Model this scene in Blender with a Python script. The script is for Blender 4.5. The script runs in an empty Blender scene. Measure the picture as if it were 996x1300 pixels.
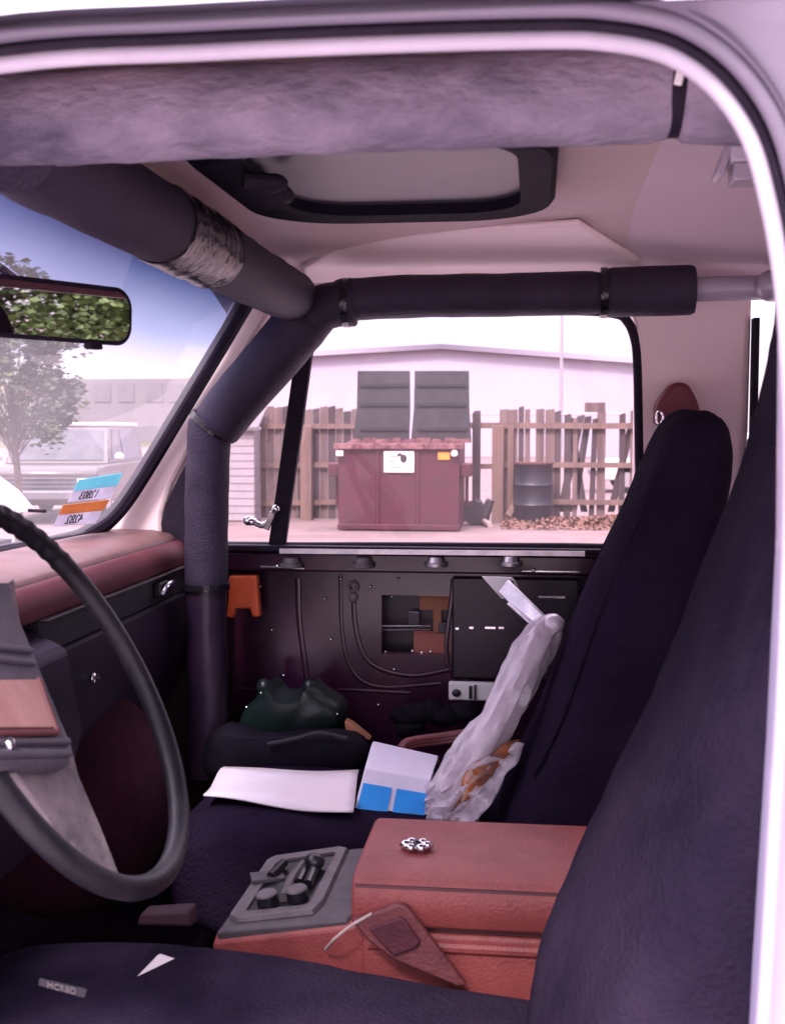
import bpy, bmesh, math, random
from mathutils import Vector, Matrix, noise
R = math.radians
PI = math.pi
random.seed(7)
S = bpy.context.scene
COL = S.collection

# ------------------------------------------------------------------ camera
YAW, PITCH, FPX, W0, H0 = R(7), R(4), 1500.0, 996.0, 1300.0
CAM = Vector((0, 0, 1.6))
FW = Vector((-math.sin(YAW)*math.cos(PITCH), math.cos(YAW)*math.cos(PITCH), -math.sin(PITCH)))
RT = Vector((math.cos(YAW), math.sin(YAW), 0))
UP = RT.cross(FW)
cd = bpy.data.cameras.new('camera')
cam = bpy.data.objects.new('camera', cd)
COL.objects.link(cam)
cam.matrix_world = Matrix(((RT.x, UP.x, -FW.x, CAM.x), (RT.y, UP.y, -FW.y, CAM.y), (RT.z, UP.z, -FW.z, CAM.z), (0, 0, 0, 1)))
cd.sensor_fit = 'HORIZONTAL'
cd.sensor_width = 24
cd.lens = FPX/W0*24
cd.clip_start = 0.02
cd.clip_end = 3000
cd.dof.use_dof = True
cd.dof.focus_distance = 2.3
cd.dof.aperture_fstop = 10
S.camera = cam

# ------------------------------------------------------------------ sky, sun, exposure
SUN_EL, SUN_DIR = R(52), Vector((-0.25, -0.95, 0))
wd = bpy.data.worlds.new('World')
S.world = wd
wd.use_nodes = True
nt = wd.node_tree
bg = nt.nodes['Background']
sky = nt.nodes.new('ShaderNodeTexSky')
sky.sky_type = 'NISHITA'
sky.sun_disc = False
sky.sun_elevation = SUN_EL
sky.sun_rotation = math.atan2(SUN_DIR.x, SUN_DIR.y)
mx = nt.nodes.new('ShaderNodeMix')
mx.data_type = 'RGBA'
mx.inputs[0].default_value = 0.9
nt.links.new(sky.outputs[0], mx.inputs[6])
# even overcast: about a third as bright at the horizon as overhead, faintly pink
tcw = nt.nodes.new('ShaderNodeTexCoord')
sxw = nt.nodes.new('ShaderNodeSeparateXYZ')
nt.links.new(tcw.outputs['Generated'], sxw.inputs[0])
crw = nt.nodes.new('ShaderNodeValToRGB')
crw.color_ramp.elements[0].position, crw.color_ramp.elements[0].color = .0, (.158, .128, .160, 1)
crw.color_ramp.elements[1].position, crw.color_ramp.elements[1].color = .9, (1.0, .865, 1.06, 1)
e_ = crw.color_ramp.elements.new(.12); e_.color = (.20, .163, .206, 1)
nt.links.new(sxw.outputs[2], crw.inputs[0])
mlw = nt.nodes.new('ShaderNodeVectorMath'); mlw.operation = 'SCALE'
mlw.inputs['Scale'].default_value = 13.0
nt.links.new(crw.outputs[0], mlw.inputs[0])
nt.links.new(mlw.outputs[0], mx.inputs[7])
nt.links.new(mx.outputs[2], bg.inputs[0])
bg.inputs[1].default_value = 0.13
sl = bpy.data.lights.new('sun', 'SUN')
sl.energy = 1.4
sl.angle = R(12)
sl.color = (1.0, 0.89, 0.91)
sun = bpy.data.objects.new('sun', sl)
COL.objects.link(sun)
sd = SUN_DIR.normalized()*math.cos(SUN_EL) + Vector((0, 0, math.sin(SUN_EL)))
sun.rotation_euler = sd.to_track_quat('Z', 'Y').to_euler()
sun.location = (3, -6, 9)
vs = S.view_settings
vs.view_transform = 'Standard'
vs.look = 'None'
vs.gamma = 1
vs.use_curve_mapping = False
vs.exposure = 2.0
S.render.engine = 'CYCLES'
S.cycles.max_bounces = 10
S.cycles.transparent_max_bounces = 16
S.cycles.sample_clamp_indirect = 10
S.cycles.caustics_reflective = False
S.cycles.caustics_refractive = False
S.cycles.use_denoising = True

# ------------------------------------------------------------------ helpers
def P(px, py, Y=None, X=None, Z=None):
    """point of the photograph's ray (in its 996 x 1300 pixels) at a measured lateral distance, X or height"""
    d = FW + RT*((px-W0/2)/FPX) - UP*((py-H0/2)/FPX)
    if Y is not None: t = (Y-CAM.y)/d.y
    elif X is not None: t = (X-CAM.x)/d.x
    else: t = (Z-CAM.z)/d.z
    return CAM + d*t

def nodes(m):
    m.use_nodes = True
    t = m.node_tree
    return t, t.nodes['Principled BSDF']

def mat(name, c1, c2=None, scale=20, rough=.6, metal=0, bump=0, bscale=None, spec=.5, detail=6, pos=(.35, .65), coat=0, sheen=0, stretch=None, ior=1.5):
    m = bpy.data.materials.new(name)
    t, b = nodes(m)
    b.inputs['Roughness'].default_value = rough
    b.inputs['Metallic'].default_value = metal
    b.inputs['Specular IOR Level'].default_value = spec
    b.inputs['IOR'].default_value = ior
    b.inputs['Coat Weight'].default_value = coat
    b.inputs['Sheen Weight'].default_value = sheen
    tc = t.nodes.new('ShaderNodeTexCoord')
    mp = t.nodes.new('ShaderNodeMapping')
    t.links.new(tc.outputs['Object'], mp.inputs[0])
    if stretch: mp.inputs['Scale'].default_value = stretch
    c2 = c2 or tuple(x*.75 for x in c1)
    n = t.nodes.new('ShaderNodeTexNoise')
    n.inputs['Scale'].default_value = scale
    n.inputs['Detail'].default_value = detail
    n.inputs['Roughness'].default_value = .65
    t.links.new(mp.outputs[0], n.inputs['Vector'])
    r = t.nodes.new('ShaderNodeValToRGB')
    r.color_ramp.elements[0].position, r.color_ramp.elements[1].position = pos
    r.color_ramp.elements[0].color = (*c1, 1)
    r.color_ramp.elements[1].color = (*c2, 1)
    t.links.new(n.outputs['Fac'], r.inputs[0])
    t.links.new(r.outputs[0], b.inputs['Base Color'])
    # roughness breakup
    mr = t.nodes.new('ShaderNodeMapRange')
    mr.inputs[3].default_value = max(.02, rough-.08)
    mr.inputs[4].default_value = min(1, rough+.1)
    t.links.new(n.outputs['Fac'], mr.inputs[0])
    t.links.new(mr.outputs[0], b.inputs['Roughness'])
    if bump:
        n2 = t.nodes.new('ShaderNodeTexNoise')
        n2.inputs['Scale'].default_value = bscale or scale*6
        n2.inputs['Detail'].default_value = 4
        t.links.new(mp.outputs[0], n2.inputs['Vector'])
        bp = t.nodes.new('ShaderNodeBump')
        bp.inputs['Strength'].default_value = bump
        bp.inputs['Distance'].default_value = .004
        t.links.new(n2.outputs['Fac'], bp.inputs['Height'])
        t.links.new(bp.outputs[0], b.inputs['Normal'])
    return m

def glass_mat(name, tint, veil, gloss=.06, band=False):
    """thin automotive glass: clear, slightly reflective, with a pale veil that paints in washed-out haze"""
    m = bpy.data.materials.new(name)
    m.use_nodes = True
    t = m.node_tree
    t.nodes.clear()
    out = t.nodes.new('ShaderNodeOutputMaterial')
    tr = t.nodes.new('ShaderNodeBsdfTransparent')
    tr.inputs[0].default_value = (*tint, 1)
    gl = t.nodes.new('ShaderNodeBsdfGlossy')
    gl.inputs['Roughness'].default_value = .02
    gl.inputs[0].default_value = (1, 1, 1, 1)
    m1 = t.nodes.new('ShaderNodeMixShader')
    m1.inputs[0].default_value = gloss
    t.links.new(tr.outputs[0], m1.inputs[1])
    t.links.new(gl.outputs[0], m1.inputs[2])
    tl = t.nodes.new('ShaderNodeBsdfTranslucent')  # pale scattering layer paints the washed-out reflection over the glass
    tl.inputs[0].default_value = (.85, .8, .83, 1)
    m2 = t.nodes.new('ShaderNodeMixShader')
    tc = t.nodes.new('ShaderNodeTexCoord')
    n = t.nodes.new('ShaderNodeTexNoise')
    n.inputs['Scale'].default_value = 5
    n.inputs['Detail'].default_value = 7
    t.links.new(tc.outputs['Object'], n.inputs['Vector'])
    mr = t.nodes.new('ShaderNodeMapRange')
    mr.inputs[1].default_value, mr.inputs[2].default_value = .3, .7
    mr.inputs[3].default_value, mr.inputs[4].default_value = veil*.8, veil*1.15
    t.links.new(n.outputs['Fac'], mr.inputs[0])
    t.links.new(mr.outputs[0], m2.inputs[0])
    t.links.new(m1.outputs[0], m2.inputs[1])
    t.links.new(tl.outputs[0], m2.inputs[2])
    t.links.new(m2.outputs[0], out.inputs[0])
    if band:      # the blue shade band along the top of the windshield (colour of the glass itself)
        sx = t.nodes.new('ShaderNodeSeparateXYZ')
        t.links.new(tc.outputs['Object'], sx.inputs[0])
        r = t.nodes.new('ShaderNodeMapRange')
        r.inputs[1].default_value, r.inputs[2].default_value = band
        t.links.new(sx.outputs[2], r.inputs[0])
        cr = t.nodes.new('ShaderNodeValToRGB')
        e = cr.color_ramp.elements
        e[0].position, e[0].color = 0, (*tint, 1)
        e[1].position, e[1].color = 1, (.03, .055, .15, 1)
        k = e.new(.45); k.color = (.36, .43, .64, 1)
        t.links.new(r.outputs[0], cr.inputs[0])
        t.links.new(cr.outputs[0], tr.inputs[0])
        vb = t.nodes.new('ShaderNodeMath'); vb.operation = 'MULTIPLY_ADD'
        t.links.new(r.outputs[0], vb.inputs[0]); vb.inputs[1].default_value = -.9; vb.inputs[2].default_value = 1
        mm = t.nodes.new('ShaderNodeMath'); mm.operation = 'MULTIPLY'
        t.links.new(vb.outputs[0], mm.inputs[0]); t.links.new(mr.outputs[0], mm.inputs[1])
        t.links.new(mm.outputs[0], m2.inputs[0])
    return m

ORIG = {}
def thing(name, label, cat, loc, group=None):
    o = bpy.data.objects.new(name, None)
    COL.objects.link(o)
    o.location = loc
    o.empty_display_size = .05
    o['label'], o['category'] = label, cat
    if group: o['group'] = group
    ORIG[o] = Vector(loc)
    return o

def obj(name, bm, m, parent=None, bevel=0, seg=2, sharp=35, label=None, cat=None, group=None, kind=None, subd=0, weld=True, up=False):
    """link a bmesh (in world coordinates) as ONE mesh object; with a parent it becomes its part"""
    if weld: bmesh.ops.remove_doubles(bm, verts=bm.verts, dist=1e-5)
    bmesh.ops.recalc_face_normals(bm, faces=bm.faces)
    if parent is not None: o0 = ORIG[parent]
    elif up: o0 = Vector((0, 0, 0))
    else:
        xs = [v.co for v in bm.verts]
        o0 = Vector(((min(c.x for c in xs)+max(c.x for c in xs))/2, (min(c.y for c in xs)+max(c.y for c in xs))/2, min(c.z for c in xs)))
    bmesh.ops.translate(bm, verts=bm.verts, vec=-o0)
    me = bpy.data.meshes.new(name)
    bm.to_mesh(me)
    bm.free()
    for p in me.polygons: p.use_smooth = True
    me.set_sharp_from_angle(angle=R(sharp))
    for k in (m if isinstance(m, (list, tuple)) else [m]): me.materials.append(k)
    o = bpy.data.objects.new(name, me)
    COL.objects.link(o)
    ORIG[o] = o0
    if parent is not None: o.parent = parent
    else: o.location = o0
    if bevel:
        b = o.modifiers.new('bevel', 'BEVEL')
        b.width, b.segments, b.limit_method, b.angle_limit = bevel, seg, 'ANGLE', R(40)
        b.harden_normals = False
    if subd:
        s = o.modifiers.new('sub', 'SUBSURF')
        s.levels = s.render_levels = subd
    if label: o['label'] = label
    if cat: o['category'] = cat
    if group: o['group'] = group
    if kind: o['kind'] = kind
    return o

def BM(): return bmesh.new()

def box(bm, c, s, rot=None, mi=0):
    M = Matrix.Translation(Vector(c))
    if rot is not None: M = M @ (rot.to_4x4() if hasattr(rot, 'to_4x4') else rot)
    r = bmesh.ops.create_cube(bm, size=1, matrix=M @ Matrix.Diagonal((*s, 1)))
    for f in {f for v in r['verts'] for f in v.link_faces}: f.material_index = mi
    return r['verts']

def box2(bm, a, b, mi=0):
    a, b = Vector(a), Vector(b)
    return box(bm, (a+b)/2, [abs(b[i]-a[i]) for i in range(3)], mi=mi)

def prism(bm, pts, vec, mi=0):
    pts = [Vector(p) for p in pts]
    vec = Vector(vec)
    a = [bm.verts.new(p) for p in pts]
    b = [bm.verts.new(p+vec) for p in pts]
    n = len(pts)
    fs = [bm.faces.new(a), bm.faces.new(b[::-1])]
    for i in range(n): fs.append(bm.faces.new((a[i], b[i], b[(i+1) % n], a[(i+1) % n])))
    for f in fs: f.material_index = mi
    return a+b

def smooth_path(pts, n=6, closed=False):
    """Catmull-Rom through the points"""
    pts = [Vector(p) for p in pts]
    out = []
    N = len(pts)
    for i in range(N if closed else N-1):
        p0 = pts[(i-1) % N] if closed or i > 0 else pts[0]*2-pts[1]
        p1, p2 = pts[i], pts[(i+1) % N]
        p3 = pts[(i+2) % N] if closed or i+2 < N else pts[-1]*2-pts[-2]
        for k in range(n):
            t = k/n
            out.append(.5*((2*p1)+(p2-p0)*t+(2*p0-5*p1+4*p2-p3)*t*t+(3*p1-p0-3*p2+p3)*t**3))
    if not closed: out.append(pts[-1])
    return out

def tube(bm, pts, r, seg=14, cap=True, closed=False, flat=None, mi=0, ref=None):
    """sweep a round (or flattened) section along a path; r may be a list"""
    pts = [Vector(p) for p in pts]
    n = len(pts)
    rs = r if isinstance(r, (list, tuple)) else [r]*n
    rings = []
    prev = None
    for i, p in enumerate(pts):
        if closed: t = (pts[(i+1) % n]-pts[i-1]).normalized()
        else: t = (pts[min(i+1, n-1)]-pts[max(i-1, 0)]).normalized()
        if prev is None:
            u = Vector(ref) if ref is not None else (Vector((0, 0, 1)) if abs(t.z) < .9 else Vector((0, 1, 0)))
        else: u = prev
        u = (u-t*u.dot(t)).normalized()
        prev = u
        v = t.cross(u)
        fu = flat if flat else 1
        rings.append([bm.verts.new(p+u*math.cos(2*PI*k/seg)*rs[i]*fu+v*math.sin(2*PI*k/seg)*rs[i]) for k in range(seg)])
    fs = []
    for i in range(n if closed else n-1):
        a, b = rings[i], rings[(i+1) % n]
        for k in range(seg): fs.append(bm.faces.new((a[k], a[(k+1) % seg], b[(k+1) % seg], b[k])))
    if cap and not closed:
        fs.append(bm.faces.new(rings[0][::-1]))
        fs.append(bm.faces.new(rings[-1]))
    for f in fs: f.material_index = mi
    return rings

def strip(bm, pts, u, w, h, mi=0):
    """rectangular bar between consecutive points"""
    for a, b in zip(pts, pts[1:]):
        a, b = Vector(a), Vector(b)
        t = (b-a).normalized()
        v = Vector(u)
        v = (v-t*v.dot(t)).normalized()
        q = t.cross(v)
        prism(bm, [a+v*w/2+q*h/2, a-v*w/2+q*h/2, a-v*w/2-q*h/2, a+v*w/2-q*h/2], b-a, mi)

def cyl(bm, a, b, r, r2=None, seg=20, mi=0):
    tube(bm, [a, b], [r, r if r2 is None else r2], seg, mi=mi)

def ball(bm, c, r, sc=(1, 1, 1), u=14, v=10, mi=0):
    q = bmesh.ops.create_uvsphere(bm, u_segments=u, v_segments=v, radius=r, matrix=Matrix.Translation(Vector(c)) @ Matrix.Diagonal((*sc, 1)))
    for f in {f for w in q['verts'] for f in w.link_faces}: f.material_index = mi
    return q['verts']

def loft(bm, rings, cap=True, closed=True, mi=0):
    vr = [[bm.verts.new(p) for p in r] for r in rings]
    n = len(vr[0])
    fs = []
    for a, b in zip(vr, vr[1:]):
        for k in range(n if closed else n-1): fs.append(bm.faces.new((a[k], a[(k+1) % n], b[(k+1) % n], b[k])))
    if cap:
        fs.append(bm.faces.new(vr[0][::-1])); fs.append(bm.faces.new(vr[-1]))
    for f in fs: f.material_index = mi
    return vr

def sheet(bm, rows):
    vr = [[bm.verts.new(p) for p in r] for r in rows]
    for a, b in zip(vr, vr[1:]):
        for k in range(len(a)-1): bm.faces.new((a[k], a[k+1], b[k+1], b[k]))

def rrect(cx, cy, hx, hy, r, n=6):
    out = []
    for sx, sy, a0 in ((1, 1, 0), (-1, 1, 90), (-1, -1, 180), (1, -1, 270)):
        for k in range(n+1):
            a = R(a0+90*k/n)
            out.append((cx+sx*(hx-r)+r*math.cos(a), cy+sy*(hy-r)+r*math.sin(a)))
    return out

def wobble(bm, amp, sc, seed=0):
    for v in bm.verts:
        n = noise.noise_vector(v.co*sc+Vector((seed, seed*2.3, 0)))
        v.co += n*amp

def text_obj(name, body, size, m, parent, origin, xdir, ydir, depth=.0004):
    c = bpy.data.curves.new('txt', 'FONT')
    c.body, c.size, c.extrude, c.align_x, c.align_y = body, size, depth, 'CENTER', 'CENTER'
    t = bpy.data.objects.new('txt', c)
    COL.objects.link(t)
    bpy.context.view_layer.update()
    me = bpy.data.meshes.new_from_object(t.evaluated_get(bpy.context.evaluated_depsgraph_get()))
    bpy.data.objects.remove(t)
    xd, yd = Vector(xdir).normalized(), Vector(ydir).normalized()
    zd = xd.cross(yd)
    bm = BM()
    bm.from_mesh(me)
    bmesh.ops.transform(bm, verts=bm.verts, matrix=Matrix(((xd.x, yd.x, zd.x, origin[0]), (xd.y, yd.y, zd.y, origin[1]), (xd.z, yd.z, zd.z, origin[2]), (0, 0, 0, 1))))
    return obj(name, bm, m, parent)

# ------------------------------------------------------------------ materials
M = {}
M['ground'] = mat('pale_dirt_lot', (.20, .135, .128), (.135, .09, .086), 1.3, .95, bump=.4, bscale=30, detail=10)
M['bounce_slab'] = mat('pale_bounce_slab', (.60, .53, .53), (.52, .45, .46), 1.5, .9, bump=.3, bscale=40)
M['hill'] = mat('dry_grass_hill', (.075, .078, .035), (.10, .075, .05), .08, .95, detail=8)
M['steel_wall'] = mat('pale_steel_cladding', (.43, .38, .45), (.40, .355, .42), .3, .6)
M['hazed_window'] = mat('haze_paled_window', (.135, .12, .13), (.115, .10, .115), 1, .6)  # panes lightened: haze over the far building is painted into the colour
M['steel_roof'] = mat('pale_steel_roof', (.42, .375, .445), (.39, .35, .415), .4, .6)
M['shed'] = mat('faded_clapboard', (.31, .265, .28), (.27, .23, .245), 4, .7)
M['van_grey'] = mat('grey_van_paint', (.13, .12, .13), (.11, .10, .11), 4, .4)
M['stucco'] = mat('pale_stucco', (.17, .15, .155), (.14, .125, .13), .5, .9)
M['dkglass'] = mat('dark_window', (.03, .03, .04), (.06, .06, .07), 3, .15)
M['board'] = mat('weathered_boards', (.20, .135, .122), (.105, .07, .068), 6, .9, bump=.4, bscale=40, stretch=(1, 1, .08))
M['board2'] = mat('grey_boards', (.075, .052, .052), (.045, .032, .036), 6, .9, bump=.4, bscale=40, stretch=(1, 1, .08))
M['post'] = mat('cedar_posts', (.20, .125, .10), (.13, .08, .068), 6, .85, bump=.3, stretch=(1, 1, .1))
M['bin_red'] = mat('maroon_bin_paint', (.078, .006, .021), (.050, .010, .016), 3.5, .6, bump=.2, bscale=9, detail=9)
M['bin_rust'] = mat('chipped_bin_edge', (.24, .11, .11), (.07, .015, .02), 9, .7)
M['lid'] = mat('grey_bin_lid', (.040, .035, .040), (.026, .022, .027), 3, .75, bump=.2)
M['lidrib'] = mat('dark_lid_rib', (.02, .018, .02), None, 6, .8)
M['white'] = mat('white_paint', (.8, .78, .78), (.72, .7, .71), 4, .5)
M['orange_label'] = mat('orange_label', (.8, .32, .05), (.7, .25, .04), 20, .5)
M['drum'] = mat('navy_drum_paint', (.008, .008, .018), (.014, .012, .02), 4, .45)
M['rust'] = mat('rust_lid', (.10, .035, .025), (.06, .025, .02), 12, .8)
M['leaf'] = mat('dry_leaves', (.24, .13, .09), (.14, .07, .055), 30, .9)
M['crown'] = mat('tree_leaves', (.12, .17, .05), (.07, .10, .035), 1.2, .6)
M['crown2'] = mat('pale_tree_leaves', (.07, .085, .03), (.045, .055, .025), 1.2, .7)
M['bark'] = mat('bark', (.16, .12, .09), (.08, .06, .05), 8, .95, bump=.5)
M['van_tan'] = mat('tan_vehicle_paint', (.042, .026, .025), (.035, .022, .021), 3, .4, coat=.4)
M['car_white'] = mat('white_vehicle_paint', (.72, .7, .72), (.66, .64, .66), 3, .3, coat=.5)
M['chrome'] = mat('chrome', (.8, .78, .8), (.65, .63, .66), 8, .18, metal=1)
M['steel'] = mat('worn_steel', (.62, .58, .6), (.42, .39, .41), 25, .38, metal=.9, bump=.1)
M['tyre'] = mat('tyre_rubber', (.02, .02, .02), (.035, .033, .033), 20, .85)
# inside the cab
M['headliner'] = mat('beige_headliner', (.53, .405, .395), (.495, .375, .37), 6, .85, bump=.25, bscale=500)
M['hardtop'] = mat('pale_hardtop_liner', (.57, .445, .48), (.53, .415, .455), 5, .8, bump=.2, bscale=420)
M['trim_beige'] = mat('beige_trim', (.82, .67, .66), (.78, .63, .63), 5, .6, bump=.08, bscale=300)
M['rubber'] = mat('black_rubber', (.013, .009, .018), (.022, .016, .027), 25, .6, spec=.2, ior=1.3)
M['foam_dark'] = mat('dark_foam_padding', (.019, .013, .027), (.032, .023, .042), 14, .6, bump=.5, bscale=260, spec=.22)
M['foam_worn'] = mat('worn_grey_foam', (.07, .06, .09), (.32, .265, .335), 7, .9, spec=.2, bump=.9, bscale=150, pos=(.38, .68), detail=10, stretch=(.55, 1, 1))
M['tape'] = mat('shiny_tape', (.009, .007, .010), (.006, .005, .008), 30, .17, spec=.45, bump=1, bscale=30, stretch=(1, 2.5, 1))
M['tube_paint'] = mat('grey_tube_paint', (.38, .33, .40), (.3, .26, .32), 12, .35, coat=.3)
M['seal_white'] = mat('pale_door_seal', (.46, .41, .48), (.38, .335, .40), 9, .55)
M['body_grey'] = mat('weathered_grey_paint', (.10, .085, .12), (.15, .125, .17), 5, .5, coat=.3, stretch=(.3, 2, 2))
M['body_white'] = mat('white_body_paint', (.42, .38, .54), (.36, .33, .48), 5, .35, coat=.4)
M['door_paint'] = mat('black_door_paint', (.020, .005, .020), (.046, .009, .024), 4, .2, spec=.5, bump=.12, bscale=14)
M['door_dark'] = mat('dark_door_metal', (.013, .007, .019), (.022, .009, .020), 5, .35, spec=.4, bump=.1, bscale=20)
M['maroon'] = mat('maroon_plastic', (.075, .018, .028), (.055, .014, .022), 8, .5, bump=.15, bscale=300)
M['red_plastic'] = mat('dull_red_plastic', (.15, .018, .035), (.11, .014, .028), 8, .5, bump=.1)
M['maroon_dark'] = mat('dark_maroon_panel', (.03, .010, .017), (.022, .008, .014), 7, .6, spec=.25)
M['maroon_carpet'] = mat('maroon_carpet', (.012, .007, .018), (.020, .008, .020), 60, .98, bump=.8, bscale=400, spec=.1)
M['hump'] = mat('maroon_hump_carpet', (.040, .008, .016), (.022, .006, .014), 60, .98, bump=.8, bscale=400, spec=.1)
M['dash_top'] = mat('daylit_dash_pad', (.165, .078, .075), (.115, .052, .052), 7, .5, bump=.15, bscale=350)  # top pad paler than the face: daylight on it painted into the colour
M['dash'] = mat('maroon_dash', (.115, .024, .034), (.085, .019, .029), 7, .6, bump=.15, bscale=350, spec=.25)
M['dash_strip'] = mat('grey_dash_inlay', (.028, .024, .032), (.02, .017, .026), 20, .6, spec=.25)
M['dash_low'] = mat('dark_dash_lower', (.010, .006, .020), (.018, .008, .022), 7, .6, spec=.2)
M['grey_plastic'] = mat('grey_plastic', (.07, .06, .078), (.045, .038, .052), 14, .55, bump=.2, bscale=200)
M['worn_pad'] = mat('scuffed_grey_pad', (.07, .057, .065), (.22, .175, .18), 18, .75, bump=.3, bscale=160)
M['tan'] = mat('tan_wood_print', (.36, .185, .165), (.27, .125, .11), 8, .45, stretch=(3, 3, .4))
M['wheel'] = mat('black_wheel_rim', (.008, .007, .011), (.030, .025, .030), 9, .45, pos=(.45, .72), bump=.15, bscale=160, spec=.3)
M['seat'] = mat('black_seat_cover', (.0125, .0078, .0185), (.022, .014, .030), 5, .95, bump=.9, bscale=170, spec=.05, detail=9, ior=1.15)
M['seat2'] = mat('mottled_seat_cover', (.0115, .0085, .0195), (.033, .024, .041), 2.6, .95, bump=.9, bscale=170, spec=.05, detail=9, ior=1.2)  # paler black than the other cover, mottled in large patches
M['console'] = mat('terracotta_vinyl', (.33, .072, .064), (.21, .043, .042), 9, .5, bump=.35, bscale=260, detail=8)
M['console_dark'] = mat('terracotta_seam', (.10, .025, .028), None, 13, .6)
M['tray'] = mat('grey_tray', (.085, .07, .077), (.06, .05, .056), 30, .6, bump=.2, bscale=260)
M['tray_light'] = mat('worn_tray_edge', (.14, .115, .122), (.095, .08, .085), 30, .55, bump=.2, bscale=200)
M['black'] = mat('black_plastic', (.009, .008, .012), (.015, .013, .018), 20, .35)
M['pouch'] = mat('brown_red_leather', (.17, .042, .045), (.11, .026, .032), 30, .6, bump=.4, bscale=200)
M['pouch_in'] = mat('maroon_leather_patch', (.085, .014, .028), (.06, .011, .022), 60, .75, bump=.4, bscale=300)
M['cord'] = mat('pale_cord', (.45, .33, .31), None, 40, .7)
M['paper'] = mat('white_paper', (.78, .70, .71), (.72, .63, .65), 7, .8, bump=.15, bscale=20)
M['plastic_white'] = mat('clouded_plastic_wrap', (.76, .68, .76), (.48, .42, .49), 13, .2, pos=(.42, .72), bump=.7, bscale=40, detail=8, coat=.4)
M['plastic_amber'] = mat('amber_plastic_wrap', (.40, .13, .035), (.10, .045, .045), 26, pos=(.42, .58), rough=.2) if 0 else mat('amber_plastic_wrap', (.40, .13, .035), (.10, .045, .045), 26, .2, bump=1, bscale=50)
M['card'] = mat('pale_printed_card', (.70, .66, .76), (.62, .58, .69), 10, .5)
M['blue'] = mat('blue_print', (.005, .30, .80), (.004, .24, .68), 20, .4)
M['orange'] = mat('orange_plastic', (.72, .12, .035), (.60, .09, .028), 18, .4)
M['green_tarp'] = mat('dark_green_vinyl', (.006, .014, .012), (.012, .019, .018), 8, .35, bump=.6, bscale=25)
M['black_bag'] = mat('black_shiny_bag', (.004, .003, .007), (.008, .006, .011), 8, .7, spec=.1, bump=.5, bscale=22)
M['mirror'] = mat('mirror_silver', (.9, .9, .9), (.88, .88, .88), 3, .02, metal=1)
M['mirror'].node_tree.nodes['Principled BSDF'].inputs['Roughness'].links and M['mirror'].node_tree.links.remove(M['mirror'].node_tree.nodes['Principled BSDF'].inputs['Roughness'].links[0])
M['mirror'].node_tree.nodes['Principled BSDF'].inputs['Roughness'].default_value = .012
M['teal'] = mat('teal_print', (.28, .60, .66), (.34, .66, .72), 12, .5)
M['sticker_orange'] = mat('orange_print', (.66, .37, .19), (.58, .32, .17), 12, .5)
M['ink'] = mat('grey_ink', (.10, .09, .11), None, 12, .6)
M['sunroof'] = mat('smoked_sunroof_panel', (.058, .047, .060), (.075, .061, .076), 5, .35)
M['wood'] = mat('raw_wood', (.42, .18, .09), (.3, .12, .07), 10, .7, stretch=(.3, 1, 1))
M['terra'] = mat('terracotta_reflection', (.42, .14, .10), (.33, .1, .08), 10, .6)
def translucent(m, f=.6):
    t = m.node_tree
    b = t.nodes['Principled BSDF']
    tl = t.nodes.new('ShaderNodeBsdfTranslucent')
    t.links.new(b.inputs['Base Color'].links[0].from_socket, tl.inputs[0])
    mx = t.nodes.new('ShaderNodeMixShader')
    mx.inputs[0].default_value = f
    out = t.nodes['Material Output']
    t.links.new(b.outputs[0], mx.inputs[1]); t.links.new(tl.outputs[0], mx.inputs[2]); t.links.new(mx.outputs[0], out.inputs[0])
    return m
M['sticker_white'] = translucent(mat('sticker_paper', (.75, .72, .8), None, 12, .5))
translucent(M['teal']); translucent(M['sticker_orange'])
M['roll'] = mat('white_roll', (.72, .64, .70), (.62, .54, .60), 9, .6)
M['plastic_clear'] = translucent(mat('clear_crumpled_plastic', (.85, .78, .84), (.7, .62, .69), 12, .12, pos=(.42, .72), bump=.9, bscale=45, coat=.6), .3)
def see_through(m, f):
    t = m.node_tree
    out = t.nodes['Material Output']
    old = out.inputs[0].links[0].from_socket
    tp = t.nodes.new('ShaderNodeBsdfTransparent')
    mx = t.nodes.new('ShaderNodeMixShader'); mx.inputs[0].default_value = f
    t.links.new(old, mx.inputs[1]); t.links.new(tp.outputs[0], mx.inputs[2]); t.links.new(mx.outputs[0], out.inputs[0])
see_through(M['plastic_clear'], .42)
M['windshield'] = glass_mat('windshield_glass', (.95, .93, .94), .085, .05, band=(1.685, 1.845))
M['glass'] = glass_mat('side_glass', (.97, .94, .96), .012, .018)

# ------------------------------------------------------------------ the setting
bm = BM()
n = 40
sheet(bm, [[(-1500+3000*i/n, -1500+3000*j/n, 0) for i in range(n+1)] for j in range(n+1)])
obj('ground', bm, M['ground'], kind='structure', up=True)
bm = BM()
sheet(bm, [[(-7+16*i/16, -9+15*j/16, .004) for i in range(17)] for j in range(17)])
obj('added_bounce_slab', bm, M['bounce_slab'], kind='structure', up=True)  # unseen pale slab added to bounce daylight up to the headliner

bm = BM()
rows = []
for j in range(9):
    row = []
    for i in range(50):
        x = -190+160*i/49
        y = 95+j*16
        h = 11*math.sin(min(1, j/7)*PI/2)*(.75+.5*noise.noise(Vector((x*.03, y*.03, 3))))
        h *= min(1, max(0, (-32-x)/18))
        row.append((x, y, h-.05))
    rows.append(row)
sheet(bm, rows)
obj('hills', bm, M['hill'], kind='structure', up=True)

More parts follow.
